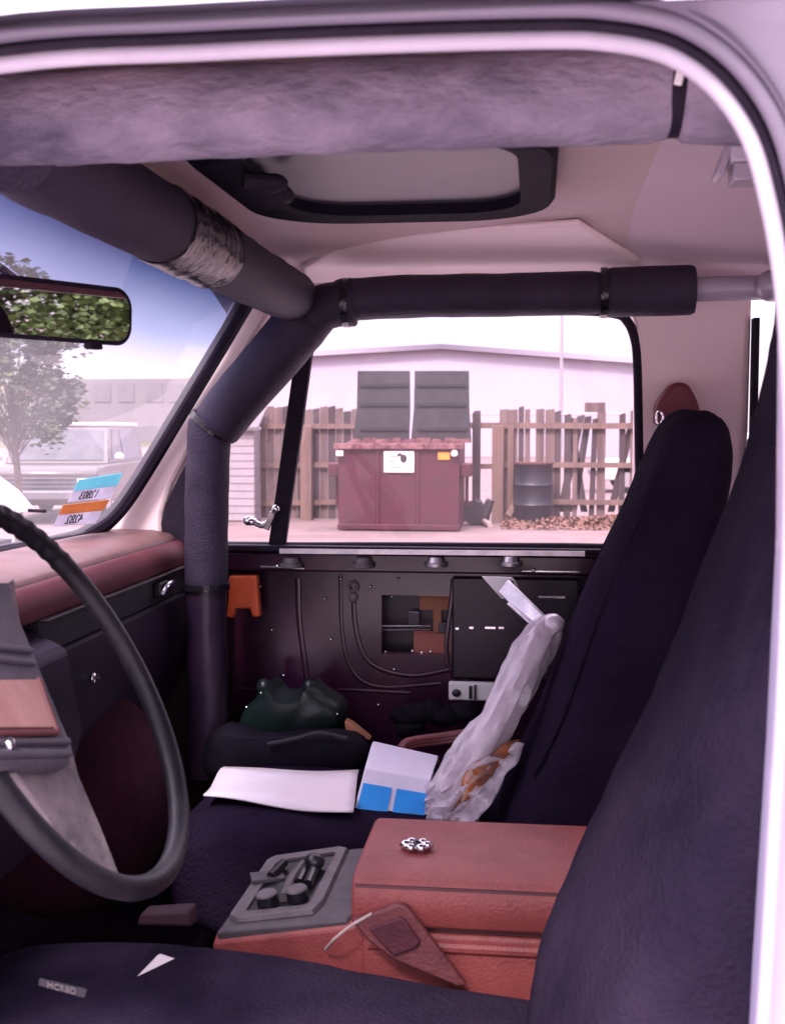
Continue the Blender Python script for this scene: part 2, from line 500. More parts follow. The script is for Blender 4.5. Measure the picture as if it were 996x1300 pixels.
# pale warehouse behind the fence
t = thing('warehouse', 'huge pale metal warehouse with low gable roof beyond the plank fence', 'building', (0, 70, 0))
Y0 = 70
a, b_, c = P(330, 450, Y=Y0), P(560, 437, Y=Y0), P(900, 462, Y=Y0)
bm = BM()
prism(bm, [(a.x, Y0, 0), (c.x, Y0, 0), (c.x, Y0, c.z-.3), (b_.x, Y0, b_.z-.3), (a.x, Y0, a.z-.3)], (0, 30, 0))
obj('wall', bm, M['steel_wall'], t)
bm = BM()
for p, q in ((a, b_), (b_, c)):
    prism(bm, [(p.x, Y0-.5, p.z-.29), (q.x, Y0-.5, q.z-.29), (q.x, Y0-.5, q.z), (p.x, Y0-.5, p.z)], (0, 31, 0))
obj('roof', bm, M['steel_roof'], t)

# low building on the hill, far left
t = thing('low_building', 'long pale low building with dark bays on the far hillside', 'building', P(170, 512, Y=110))
bm = BM()
p, q = P(40, 516, Y=110), P(290, 480, Y=110)
box2(bm, (p.x, 110, p.z-4), (q.x, 118, q.z))
obj('wall', bm, M['stucco'], t)
for x0, x1 in ((186, 206), (214, 232), (240, 262), (150, 170), (120, 140)):
    bm = BM()
    u, v = P(x0, 510, Y=109.95), P(x1, 487, Y=109.95)
    box2(bm, (u.x, 109.9, u.z), (v.x, 110.1, v.z))
    obj('window', bm, M['hazed_window'], t)

# thin light pole
t = thing('light_pole', 'thin tall grey pole rising behind the warehouse roof edge', 'pole', P(714, 545, Y=60)-Vector((0, 0, 1.6)))
bm = BM()
q = P(714, 300, Y=60)
cyl(bm, (q.x, 60, 0), (q.x, 60, q.z), .11, .06, 10)
obj('mast', bm, M['steel'], t)
bm = BM(); box(bm, (q.x+.5, 60, q.z), (1.1, .25, .12)); obj('lamp_head', bm, M['steel'], t)

# trees: leaf clumps spread through the crown's volume
def tree(name, label, x, y, h, spread, trunk_r, n_leaf, leafm, zlow, seed, group=None, lean=0, ls=.11, nc=26):
    rnd = random.Random(seed)
    t = thing(name, label, 'tree', (x, y, 0), group)
    bm = BM()
    top = Vector((x+lean, y, h*.8))
    tube(bm, smooth_path([(x, y, -.05), (x+lean*.2, y+.05, h*.3), (x+lean*.5, y-.05, h*.55), top], 4), [trunk_r*(1-.7*i/12) for i in range(13)], 10)
    clumps = []
    for k in range(nc):
        a = rnd.uniform(0, 2*PI); zz = rnd.uniform(zlow, h)
        f = (zz-zlow)/(h-zlow)
        rr = spread*(.35+.75*math.sin(PI*min(1, .25+f*.75)))*rnd.uniform(.45, 1)
        c = Vector((x+lean*f+math.cos(a)*rr, y+math.sin(a)*rr, zz))
        clumps.append((c, rnd.uniform(.28, .6)*spread*.55))
        s = Vector((x+lean*.5, y, zlow*.8+(h-zlow)*.25*rnd.random()))
        m_ = (s+c)/2+Vector((0, 0, .12*spread))
        m_ += Vector((rnd.uniform(-.2, .2), rnd.uniform(-.2, .2), rnd.uniform(-.1, .1)))*spread
        tube(bm, smooth_path([s, m_, c], 3), [trunk_r*(.3 if nc < 40 else .16)*(1-.13*i) for i in range(7)], 5)
    obj('trunk', bm, M['bark'], t)
    bm = BM()
    for k in range(n_leaf):
        c, r = rnd.choice(clumps)
        d = Vector((rnd.gauss(0, 1), rnd.gauss(0, 1), rnd.gauss(0, .8)))
        p = c+d.normalized()*r*rnd.random()**.4*1.15
        e = Matrix.Rotation(rnd.uniform(0, 2*PI), 3, 'Z') @ Matrix.Rotation(rnd.uniform(-1.2, 1.2), 3, 'X')
        s = ls*rnd.uniform(.6, 1.3)
        bm.faces.new([bm.verts.new(p+e @ Vector(v)*s) for v in ((-.5, 0, 0), (0, -.32, .06), (.6, 0, 0), (0, .32, .06))])
    obj('crown', bm, leafm, t, weld=False)
tree('tree', 'leafy tree with thin trunk seen through the windshield beside the parked van', -5.5, 12.0, 3.3, .75, .05, 8200, M['crown2'], 1.5, 12, lean=-.05, ls=.085, nc=70)
# the wood behind the truck that the rear-view mirror shows
for k, (x, y, h) in enumerate(((27, 1.5, 14), (29, 10.5, 15), (28, -6.5, 14), (36, 20, 17))):
    tree('tree', ['broad green tree behind the truck, mirrored at the middle of the rear-view mirror', 'tall green tree behind the truck, mirrored toward the edge of the rear-view mirror', 'green tree standing behind the truck, nearest the driver side', 'tallest green tree, farthest behind the truck'][k],
         x, y, h, 5.5, .3, (95000, 95000, 30000, 20000)[k], M['crown'], .6, 20+k, group='trees behind the truck', ls=.19, nc=80)

# ------------------------------------------------------------------ parked van seen through the windshield
def wheel_part(parent, c, r, w, axis):
    bm = BM()
    a = Vector(axis).normalized()
    tube(bm, [Vector(c)-a*w/2, Vector(c)-a*w*.4, Vector(c)+a*w*.4, Vector(c)+a*w/2], [r*.9, r, r, r*.9], 24)
    o = obj('wheel', bm, M['tyre'], parent)
    bm = BM()
    cyl(bm, Vector(c)-a*w*.53, Vector(c)+a*w*.53, r*.55, seg=16)
    obj('rim', bm, M['steel'], o)

def vehicle(name, label, cat, origin, yaw, L, Wd, Hh, hood, paint, lower, roofc, wind_rake=.5):
    """boxy 1980s wagon / van: local x forward, y left, z up"""
    Rm = Matrix.Translation(Vector(origin)) @ Matrix.Rotation(yaw, 4, 'Z')
    T = lambda *p: Rm @ Vector(p)
    t = thing(name, label, cat, origin)
    hz = Hh*.58
    w2 = Wd/2
    # lower body
    bm = BM()
    prof = [(-L/2, .32), (L/2-.05, .32), (L/2, .45), (L/2, hz*.88), (L/2-.12, hz*.97), (L/2-hood, hz), (-L/2, hz)]
    prism(bm, [T(x, -w2, z) for x, z in prof], Rm.to_3x3() @ Vector((0, Wd, 0)))
    obj('body', bm, lower, t, bevel=.04)
    # greenhouse
    bm = BM()
    bt = [(L/2-hood-.02, hz-.01), (L/2-hood-wind_rake, Hh-.06), (-L/2+.15, Hh-.06), (-L/2+.02, hz-.01)]
    A = [T(x, -w2+.03, z) if z < Hh-.1 else T(x, -w2+.14, z) for x, z in bt]
    B = [T(x, w2-.03, z) if z < Hh-.1 else T(x, w2-.14, z) for x, z in bt]
    loft(bm, [A, B])
    obj('cabin', bm, paint, t, bevel=.03)
    bm = BM()
    box(bm, T(-.5*(hood+wind_rake-.15), 0, Hh-.03), (L-hood-wind_rake-.1, Wd-.24, .07), Matrix.Rotation(yaw, 3, 'Z'))
    obj('roof', bm, roofc, t, bevel=.03)
    # windows: each a thin pane proud of the cabin
    def pane(nm, pts, out):
        bm = BM()
        out = Rm.to_3x3() @ Vector(out)
        prism(bm, [T(*p)+out*.012 for p in pts], -out*.02)
        obj(nm, bm, M['dkglass'], t)
    xf0, xf1 = L/2-hood-.02, L/2-hood-wind_rake
    z0, z1 = hz+.06, Hh-.13
    def lerp(z): return (z-hz)/(Hh-.06-hz)
    wx = lambda z: xf0+(xf1-xf0)*lerp(z)
    sy = lambda z, s: s*(w2-.03-.11*lerp(z))
    pane('windshield', [(wx(z0), sy(z0, -1)+.1, z0), (wx(z0), sy(z0, 1)-.1, z0), (wx(z1), sy(z1, 1)-.08, z1), (wx(z1), sy(z1, -1)+.08, z1)], (1, 0, .4))
    for s in (-1, 1):
        xs = [wx(z0)-.2, wx(z0)-1.15, -L/2+.35]
        for i in range(2):
            xa, xb = xs[i]-.04, xs[i+1]+.04
            xa1 = xa-(wind_rake*.72 if i == 0 else 0)
            pane('window', [(xa, sy(z0, s), z0), (xb, sy(z0, s), z0), (xb, sy(z1, s), z1), (xa1, sy(z1, s), z1)], (0, s, .15))
        bm = BM()
        ball(bm, T(wx(z0)-.1, s*(w2+.12), z0+.06), .1, (.8, 1, .75))
        obj('side_mirror', bm, M['car_white'], t)
    # face
    bm = BM(); box(bm, T(L/2+.01, 0, hz*.68), (.05, Wd*.62, .24), Matrix.Rotation(yaw, 3, 'Z'))
    g = obj('grille', bm, M['dkglass'], t, bevel=.01)
    bm = BM()
    for k in range(4): box(bm, T(L/2+.04, 0, hz*.68-.105+.07*k), (.03, Wd*.62, .018), Matrix.Rotation(yaw, 3, 'Z'))
    obj('grille_bar', bm, M['van_grey'], g)
    for s in (-1, 1):
        bm = BM(); box(bm, T(L/2+.015, s*Wd*.395, hz*.68), (.05, Wd*.15, .2), Matrix.Rotation(yaw, 3, 'Z'))
        obj('headlight', bm, M['car_white'], t, bevel=.015)
        for x in (L/2-.75, -L/2+.8): wheel_part(t, T(x, s*(w2-.1), .34), .34, .2, Rm.to_3x3() @ Vector((0, 1, 0)))
    bm = BM(); box(bm, T(L/2+.08, 0, .5), (.16, Wd*1.0, .16), Matrix.Rotation(yaw, 3, 'Z'))
    obj('front_bumper', bm, M['van_grey'], t, bevel=.03)
    return t
p = P(92, 600, Y=21)
vehicle('parked_van', 'tan and grey boxy wagon with a white roof parked beyond the windshield', 'van', (p.x, p.y, 0), R(-82), 4.2, 1.9, 1.72, 1.0, M['van_tan'], M['van_tan'], M['car_white'])
p = P(800, 600, Y=31)
vehicle('parked_car', 'white car parked behind the gaps of the broken fence', 'car', (p.x+1.3, p.y, 0), R(180), 4.4, 1.75, 1.5, 1.2, M['car_white'], M['car_white'], M['car_white'])

# ------------------------------------------------------------------ plank fence
FY = 20.6
def fence_board(parent, px0, px1, ytop, ybot, m, Y=FY, tilt=0, jag=.03):
    a, b = P(px0, ytop, Y=Y), P(px1, ytop, Y=Y)
    zb = max(.02, P(px0, ybot, Y=Y).z)
    dx = tilt
    bm = BM()
    j = random.uniform(-jag, jag)
    prism(bm, [(a.x, Y, zb), (b.x, Y, zb), (b.x+dx, Y, a.z+j), (b.x+dx-.015, Y, a.z+j+.02), (a.x+dx, Y, a.z+j*.6)], (0, .022, 0))
    obj('board', bm, m, parent)
def rail(parent, px0, px1, py0, py1, Y=FY-.05, h=.09, m=None):
    a, b = P(px0, py0, Y=Y), P(px1, py1, Y=Y)
    bm = BM()
    strip(bm, [a, b], (0, 1, 0), .045, h)
    obj('rail', bm, m or M['post'], parent)
def fpost(parent, px, ytop, w=.13, Y=FY-.12, m=None):
    a = P(px, ytop, Y=Y)
    bm = BM()
    box2(bm, (a.x-w/2, Y-w/2, -.02), (a.x+w/2, Y+w/2, a.z))
    obj('post', bm, m or M['post'], parent, bevel=.008)

ft = thing('plank_fence', 'weathered upright board fence standing left of the maroon dumpster', 'fence', (P(390, 600, Y=FY).x, FY, 0))
x = 262
while x < 452:
    w = random.uniform(8.5, 11)
    fence_board(ft, x, x+w-.5, 518+random.uniform(-3, 4), 668, M['board'] if random.random() < .75 else M['board2'])
    x += w
rail(ft, 300, 452, 541, 541); rail(ft, 300, 452, 591, 590); rail(ft, 300, 440, 640, 637)
fpost(ft, 389, 541, .2)
ft = thing('broken_fence', 'broken board fence with missing and leaning boards right of the dumpster', 'fence', (P(720, 600, Y=FY).x, FY, 0))
for px, wd_, top, tl, m in ((601, 9, 521, 0, 'board2'), (634, 12, 519, 0, 'board'), (646, 11, 519, .0, 'board'), (658, 7, 518, 0, 'board2'), (666, 7, 519, 0, 'board'), (680, 11, 519, 0, 'board'), (692, 12, 520, 0, 'board'),
                       (716, 9, 528, 0, 'board2'), (758, 11, 522, 0, 'board'), (748, 7, 532, .05, 'board2'), (868, 10, 520, 0, 'board'), (704, 8, 524, 0, 'board2'), (786, 8, 527, 0, 'board2'), (800, 7, 523, 0, 'board'), (727, 6, 531, 0, 'board'), (812, 9, 524, 0, 'board2'), (826, 10, 522, 0, 'board2'), (842, 10, 522, 0, 'board')):
    fence_board(ft, px, px+wd_, top, 664, M[m], tilt=tl)
for px, wd_, top, tl in ((708, 10, 530, .32), (724, 9, 528, .24), (738, 9, 530, -.25), (772, 9, 536, .34)):
    fence_board(ft, px, px+wd_, top, 650, M['board2'], tilt=tl, Y=FY+.05)
bm = BM()
a, b_ = P(742, 511, Y=FY+.1), P(768, 523, Y=FY+.1)
box2(bm, (a.x, FY+.08, b_.z), (b_.x, FY+.12, a.z))
obj('patch_board', bm, M['board'], ft)
rail(ft, 588, 880, 540, 541, h=.1); rail(ft, 640, 880, 590, 591); rail(ft, 588, 628, 592, 592); rail(ft, 688, 880, 637, 639)
fpost(ft, 632, 540, .2); fpost(ft, 648, 541, .1, Y=FY-.06)
fpost(ft, 604, 524, .12, m=M['board2'])
bm = BM()
q0, q1 = P(644, 655, Y=FY-.5), P(655, 636, Y=FY-.1)
strip(bm, [q0, q1], (0, 1, 0), .05, .1)
obj('brace', bm, M['post'], ft)
# chain-link style top wire posts beyond: thin wire line
bm = BM()
tube(bm, [P(588, 526, Y=22), P(880, 526, Y=22)], .012, 6)
o = obj('top_wire', bm, M['steel'], ft)

# pale pole beside the neighbour's siding
t = thing('garden_pole', 'slim pale pole standing in front of white siding', 'pole', P(327, 660, Z=0))
bm = BM()
q = P(328, 545, Y=t.location.y)
cyl(bm, (q.x, q.y, 0), (q.x, q.y, q.z), .04, .035, 10)
obj('shaft', bm, M['steel'], t)
bm = BM(); ball(bm, (q.x, q.y, q.z), .055); obj('cap', bm, M['steel'], t)
t = thing('white_shed', 'white clapboard shed beside the left end of the plank fence', 'shed', (P(290, 600, Y=19.9).x, 19.9, 0))
bm = BM()
a, b_ = P(262, 545, Y=20), P(322, 545, Y=20)
for k in range(12):
    z = .02+k*.13
    box(bm, ((a.x+b_.x)/2, 20.25, z+.065), (b_.x-a.x, .5, .135), Matrix.Rotation(R(0), 3, 'X'))
    prism(bm, [(a.x, 20.0, z), (a.x, 19.988, z), (a.x, 20.0, z+.13)], (b_.x-a.x, 0, 0))
obj('wall', bm, M['shed'], t)
bm = BM(); prism(bm, [(a.x-.1, 19.9, 1.58), (a.x-.1, 20.5, 1.9), (a.x-.1, 20.5, 1.96), (a.x-.1, 19.9, 1.64)], (b_.x-a.x+.2, 0, 0)); obj('roof', bm, M['stucco'], t)

# ------------------------------------------------------------------ dumpster
DY = 18.4
t = thing('dumpster', 'maroon steel dumpster with both grey lids flipped up against the fence', 'dumpster', (P(505, 660, Y=DY).x, DY, 0))
zt = P(505, 563, Y=DY).z
xa, xb = P(429, 600, Y=DY).x, P(583, 600, Y=DY).x
dp = 1.35
bm = BM()
prism(bm, [(xa, DY, .05), (xa, DY, zt-.05), (xa, DY+dp, zt+.05), (xa, DY+dp, .05)], (xb-xa, 0, 0))
for x in (xa+.33*(xb-xa), xa+.66*(xb-xa)): box2(bm, (x-.03, DY-.025, .08), (x+.03, DY+.01, zt-.08))
box2(bm, (xa-.01, DY-.03, .02), (xb+.01, DY+.02, .11))
obj('body', bm, M['bin_red'], t, bevel=.012)
bm = BM()
box2(bm, (xa-.06, DY-.07, zt-.09), (xb+.06, DY+.03, zt+.0))
obj('rim', bm, M['bin_rust'], t, bevel=.01)
for x in (xa-.06, xb+.06):
    bm = BM()
    s = 1 if x > xb else -1
    box(bm, (x+.03*s, DY+.45, zt-.42), (.16, .75, .2))
    box(bm, (x+.03*s, DY+.45, zt-.75), (.05, .1, .5))
    obj('fork_pocket', bm, M['bin_red'], t, bevel=.01)
for px in (431, 575):
    bm = BM()
    q = P(px if px < 500 else 576.5, 575.5, Y=DY-.08)
    if px < 500: box(bm, q, (.11, .03, .08))
    else: cyl(bm, q+Vector((0, .03, 0)), q-Vector((0, .02, 0)), .05, seg=16)
    obj('reflector', bm, M['white'], t, bevel=.005)
bm = BM()
q0, q1 = P(487, 600, Y=DY-.03), P(525.5, 572.5, Y=DY-.03)
box2(bm, (q0.x, DY-.035, q0.z), (q1.x, DY+.005, q1.z))
o = obj('notice', bm, M['white'], t, bevel=.01)
bm = BM(); q = P(512, 582, Y=DY-.04); ball(bm, q, .055, (1, .1, 1.2)); ball(bm, q+Vector((-.06, 0, .06)), .03, (1.4, .1, .8)); obj('emblem', bm, M['lid'], o)
bm = BM()
for k, (px, py, w) in enumerate(((500, 579, .16), (498, 586, .12), (503, 593, .2))):
    q = P(px, py, Y=DY-.037); box(bm, q, (w, .004, .014))
obj('fine_print', bm, M['tray_light'], o)
bm = BM()
q0, q1 = P(555.5, 583.5, Y=DY-.03), P(570.5, 574, Y=DY-.03)
box2(bm, (q0.x, DY-.02, q0.z), (q1.x, DY+.005, q1.z))
obj('warning_label', bm, M['orange_label'], t)
for x0t, x1t, x0b, x1b in ((453.5, 520, 447, 519), (526, 595, 521, 598)):
    Yl = DY+dp
    bm = BM()
    pts = [P(x0b, 562, Y=Yl), P(x1b, 562, Y=Yl), P(x1t+.5, 520, Y=Yl), P(x1t, 470.5, Y=Yl), P(x0t, 470.5, Y=Yl), P(x0t-1, 520, Y=Yl)]
    prism(bm, pts, (0, .05, 0))
    o = obj('lid', bm, M['lid'], t, bevel=.012)
    bm = BM()
    for py in (489, 513.5, 544.5):
        u, v = P(x0t+3, py, Y=Yl), P(x1t-3, py, Y=Yl)
        box2(bm, (u.x, Yl-.03, u.z-.026), (v.x, Yl+.01, v.z+.026))
    obj('rib', bm, M['lidrib'], o)
bm = BM()
for k in range(9):
    q = P(452+17*k, 559.5, Y=DY+.1); box(bm, q, (.12+.05*(k % 3), .08, .06+.03*(k % 2)))
obj('trash', bm, M['bin_rust'], t)
# junk between bin and fence
bm = BM()
for k in range(7):
    q = P(588+5*k, 640+3*(k % 3), Y=DY+1.4); box(bm, q+Vector((0, 0, -.1)), (.35, .3, .3-.03*k), Matrix.Rotation(.3*k, 3, 'Y'))
wobble(bm, .08, 3)
obj('scrap_heap', bm, M['lid'], label='dark scrap heap between the dumpster and the fence post', cat='scrap')
bm = BM()
tube(bm, smooth_path([P(598, 661, Z=.05), P(610, 660, Z=.08), P(622, 667, Z=.04)], 4), .05, 8)
obj('pale_branch', bm, M['cord'], label='pale stick lying on the ground beside the dumpster', cat='branch')

# oil drum
t = thing('oil_drum', 'dark navy steel drum standing against the broken fence', 'barrel', (P(676, 655, Y=20.1).x, 20.1, 0))
x0, r = t.location.x, .325
zt = P(676, 589, Y=20.1).z
bm = BM()
zs = [0, .02, zt*.33-.03, zt*.33, zt*.33+.03, zt*.66-.03, zt*.66, zt*.66+.03, zt-.02, zt]
rr = [r*.99, r, r, r+.018, r, r, r+.018, r, r, r+.012]
tube(bm, [(x0, 20.1, z) for z in zs], rr, 32)
obj('shell', bm, M['drum'], t)
bm = BM(); cyl(bm, (x0, 20.1, zt), (x0, 20.1, zt+.03), r+.015, seg=32); obj('lid', bm, M['rust'], t)

# leaf litter
bm = BM()
rnd = random.Random(5)
for k in range(9000):
    x = rnd.uniform(P(640, 660, Z=0).x, 6); y = rnd.uniform(18.9, 21.2)
    hh = .22*math.exp(-((y-20.1)/.6)**2)*(.6+.6*noise.noise(Vector((x, y, 0))))
    e = Matrix.Rotation(rnd.uniform(0, 6.3), 3, 'Z') @ Matrix.Rotation(rnd.uniform(-.9, .9), 3, 'X')
    s = rnd.uniform(.02, .05)
    bm.faces.new([bm.verts.new(Vector((x, y, .02+max(0, hh)*rnd.random()))+e @ Vector(v)*s) for v in ((-1, 0, 0), (0, -.6, .1), (1, 0, 0), (0, .6, .1))])
obj('leaf_litter', bm, M['leaf'], kind='stuff', weld=False, label='dry fallen leaves along the foot of the broken fence', cat='leaves')

# ================================================================== THE TRUCK
cab = thing('truck_cab', 'old pickup-style truck cab with beige headliner seen through its open driver side', 'truck', (-.2, 1.5, .7))
CY = 1.5
# floor, firewall
bm = BM()
box2(bm, (-1.05, .74, .70), (1.9, 2.26, .73))
prism(bm, [(-1.0, 1.34, .73), (-1.0, 1.43, .84), (-1.0, 1.61, .84), (-1.0, 1.70, .73)], (1.3, 0, 0))
obj('floor_pan', bm, M['maroon_carpet'], cab, bevel=.01)
bm = BM(); box2(bm, (-1.08, .74, .73), (-1.05, 2.26, 1.38)); obj('firewall', bm, M['dash_low'], cab)
bm = BM(); box2(bm, (-1.05, 2.215, .73), (-.60, 2.275, 1.352)); obj('kick_panel', bm, M['maroon_dark'], cab, bevel=.01)
# headliner: flat middle, slopes to both sides, one mesh
bm = BM()
Ys = [.80, .88, 1.10, 1.16, 1.5, 1.80, 1.87, 1.92, 2.13, 2.20]
Zs = [1.855, 1.885, 1.925, 1.932, 1.935, 1.932, 1.925, 1.915, 1.892, 1.865]
Xs = [-.56, -.50, -.44, -.2, .0, .14]
dz = [-.05, -.02, 0, 0, 0, 0]
rows = [[(x, y, z+d) for y, z in zip(Ys, Zs)] for x, d in zip(Xs, dz)]
sheet(bm, rows)
obj('headliner', bm, M['headliner'], cab, sharp=25)
# lighter recess panel above the passenger door
bm = BM()
pts = [P(384, 341, Z=1.886), P(432, 311, Z=1.91), P(520, 300, Z=1.912), P(735, 286, Z=1.912), P(812, 332, Z=1.886), P(800, 352, Z=1.87), P(390, 360, Z=1.87)]
prism(bm, pts, (0, 0, .012))
obj('roof_side_panel', bm, M['trim_beige'], cab, bevel=.006, seg=3)
# rear hardtop liner: starts at a lateral step
bm = BM()
rows = []
for x, d in ((.14, 0), (.150, -.003), (.5, -.03), (1.2, -.05), (1.88, -.09)):
    rows.append([(x, y, z+d) for y, z in zip(Ys, Zs)])
sheet(bm, rows)
obj('hardtop_liner', bm, M['hardtop'], cab, sharp=25)
# outer roof skin
bm = BM()
rows = []
for x, d in ((-.60, -.06), (-.54, -.02), (-.45, 0), (.2, 0), (1.2, -.01), (1.9, -.05)):
    rows.append([(x, y, z+d) for y, z in ((.685, 1.837), (.72, 1.849), (.80, 1.876), (.9, 1.902), (1.1, 1.936), (1.5, 1.962), (1.9, 1.945), (2.15, 1.915), (2.25, 1.885), (2.285, 1.845))])
sheet(bm, rows)
o = obj('roof_skin', bm, M['body_grey'], cab)
# door opening on the driver's side: pale seal, dark channel, weathered drip rail, all following one path
def opening(Y, off):
    k = [(-130, 92), (0, 82), (250, 66), (500, 55), (700, 50), (770, 53), (830, 64), (870, 82), (905, 109), (935, 146), (958, 192), (976, 260), (989, 330), (997, 400), (1003, 500), (1005, 620), (1001, 760), (995, 900), (986, 1040), (977, 1200), (967, 1350), (958, 1500)]
    pts = [P(px, py, Y=.72) for px, py in k]
    front = [Vector((-.62, .72, 1.72)), Vector((-.70, .72, 1.55))]
    pts[0] = Vector((-.535, .72, 1.80))
    pts = front[::-1]+pts
    pts = smooth_path(pts, 5)
    out = []
    for i, p in enumerate(pts):
        tt = (pts[min(i+1, len(pts)-1)]-pts[max(i-1, 0)]).normalized()
        nn = Vector((-tt.z, 0, tt.x))
        out.append(Vector((p.x, Y, p.z))+nn*off)
    return out
bm = BM(); tube(bm, opening(.72, 0), .0054, 12); obj('door_seal', bm, M['seal_white'], cab)
bm = BM(); tube(bm, opening(.716, .0074), .0034, 10); obj('seal_channel', bm, M['rubber'], cab)
bm = BM(); tube(bm, opening(.706, .0138), .0058, 14, flat=.9); obj('drip_rail', bm, M['body_grey'], cab)
# door frame behind the seal closes the gap to the headliner
bm = BM()
o1, o2 = opening(.735, .004), opening(.80, .035)
sheet(bm, [o1, o2])
obj('door_frame', bm, M['hardtop'], cab)
bm = BM()
sheet(bm, [opening(.722, .010), opening(.706, .018), opening(.694, .0185)])
obj('gutter', bm, M['body_grey'], cab)
bm = BM()
low = opening(.700, .017)
idx = [i for i, p in enumerate(low) if p.z < 1.836 or p.x > -.1]
low = [p for p in low[idx[0]:] if p.x > -.55]
sheet(bm, [low, [Vector((p.x, .686, max(p.z, 1.8365))) for p in low]])
obj('roof_side', bm, M['body_grey'], cab)
# driver side jamb (pale painted pillar at the right edge) and rear side
bm = BM()
j = [P(1012, 290, Y=.70), P(1018, 390, Y=.70), P(1015, 700, Y=.70), P(1000, 1000, Y=.70), P(981, 1300, Y=.70), P(970, 1500, Y=.70)]
lo = [Vector((p.x, .70, p.z)) for p in j]
hi = [Vector((p.x+.09, .672, p.z)) for p in j]
hi2 = [Vector((.36, .668, p.z)) for p in j]
lo2 = [Vector((p.x+.006, .80, p.z)) for p in j]
sheet(bm, [lo2, lo, [p+Vector((.02, -.02, 0)) for p in lo], hi, hi2])
obj('door_jamb', bm, M['body_white'], cab, sharp=50)
bm = BM()
box2(bm, (.34, .672, .62), (1.9, .76, 1.36))
box2(bm, (1.78, .72, 1.36), (1.9, .78, 1.86)); box2(bm, (.34, .674, 1.36), (.46, .76, 1.84))
obj('rear_quarter', bm, M['body_white'], cab, bevel=.01)
bm = BM(); box2(bm, (-1.0, .68, .58), (.34, .74, .70)); obj('rocker_panel', bm, M['body_white'], cab, bevel=.02)
# passenger side: beige pillar panel between door and quarter window
bm = BM()
x0, x1 = P(806, 500, Y=2.22).x, P(951, 500, Y=2.22).x
xb_ = P(936, 715, Y=2.22).x
prism(bm, [(x0, 2.22, 1.335), (xb_, 2.22, 1.335), (x1, 2.22, 1.60), (x1, 2.21, 1.86), (x0-.06, 2.19, 1.87), (x0, 2.215, 1.80)], (0, .06, 0))
obj('pillar_panel', bm, M['trim_beige'], cab, bevel=.012, seg=3)
bm = BM()
box2(bm, (x0-.02, 2.20, .73), (1.85, 2.27, 1.334))
obj('side_trim', bm, M['maroon'], cab, bevel=.01)
bm = BM()
box2(bm, (1.15, 2.21, 1.336), (1.9, 2.27, 1.40)); box2(bm, (1.8, 2.2, 1.40), (1.9, 2.26, 1.86)); box2(bm, (.46, 2.2, 1.80), (1.8, 2.26, 1.87))
obj('quarter_frame', bm, M['trim_beige'], cab, bevel=.01)
bm = BM(); box2(bm, (x1+.004, 2.235, 1.336), (1.8, 2.24, 1.80)); obj('quarter_window', bm, M['glass'], cab)
bm = BM(); box2(bm, (x1+.002, 2.2, 1.40), (x1+.012, 2.23, 1.80)); obj('window_gasket', bm, M['rubber'], cab)
bm = BM(); box2(bm, (1.86, .76, .73), (1.9, 2.2, 1.25)); box2(bm, (1.86, .76, 1.8), (1.9, 2.2, 1.86)); obj('tailgate', bm, M['maroon'], cab)
# A pillar
bm = BM()
Yp = 2.15
pts = [P(296, 378, Y=Yp), P(350, 385, Y=Yp), P(322, 430, Y=Yp), P(270, 520, Y=Yp), P(240, 572, Y=Yp), P(217, 616, Y=Yp), P(205, 652, Y=Yp), P(206, 696, Y=Yp), P(90, 696, Y=Yp), P(128, 664, Y=Yp), P(165, 625, Y=Yp), P(235, 505, Y=Yp)]
prism(bm, pts, (0, .08, 0))
obj('pillar_trim', bm, M['trim_beige'], cab, bevel=.008)
bm = BM()
pts = [Vector((-.56, .78, 1.84)), Vector((-.50, .78, 1.85)), Vector((-.74, .76, 1.40)), Vector((-.86, .76, 1.40))]
prism(bm, pts, (0, .06, 0))
obj('pillar', bm, M['trim_beige'], cab, bevel=.008)
# windshield
def ws(u, v):   # u 0..1 driver to passenger, v 0..1 bottom to top
    y = .86+u*(2.13-.86)
    y = CY+(y-CY)*(1-.035*v)
    bow = 1-(2*u-1)**2
    return Vector((-.80-.075*bow+(.300+.02*bow)*v, y, 1.405+.465*v))
bm = BM()
sheet(bm, [[ws(i/24, k/12) for i in range(25)] for k in range(13)])
o = obj('windshield', bm, M['windshield'], cab, sharp=60)
o0 = ORIG[o]
for nd in M['windshield'].node_tree.nodes:
    if nd.type == 'MAP_RANGE' and abs(nd.inputs[1].default_value-1.685) < 1e-5:
        nd.inputs[1].default_value -= o0.z; nd.inputs[2].default_value -= o0.z
bm = BM()
per = [ws(0, .5), ws(0, .9), ws(.02, .98), ws(.1, 1), ws(.5, 1), ws(.9, 1), ws(.985, .985), ws(1, .93), ws(1, .5), ws(.998, .2), ws(.985, .075), ws(.95, .015), ws(.88, -.012), ws(.5, -.012), ws(.1, -.01), ws(.02, .02), ws(0, .1)]
tube(bm, smooth_path(per, 6, closed=True), .0165, 10, closed=True)
obj('windshield_seal', bm, M['rubber'], cab)
bm = BM(); box2(bm, (-.57, .82, 1.872), (-.50, 2.16, 1.89)); obj('header', bm, M['headliner'], cab, bevel=.01)
# hood outside
bm = BM()
loft(bm, [[(x, .78, z-.06), (x, 1.0, z), (x, 1.5, z+.02), (x, 2.0, z), (x, 2.22, z-.06), (x, 2.22, 1.0), (x, .78, 1.0)] for x, z in ((-.93, 1.35), (-1.6, 1.33), (-2.35, 1.26))])
obj('hood', bm, M['body_white'], cab)
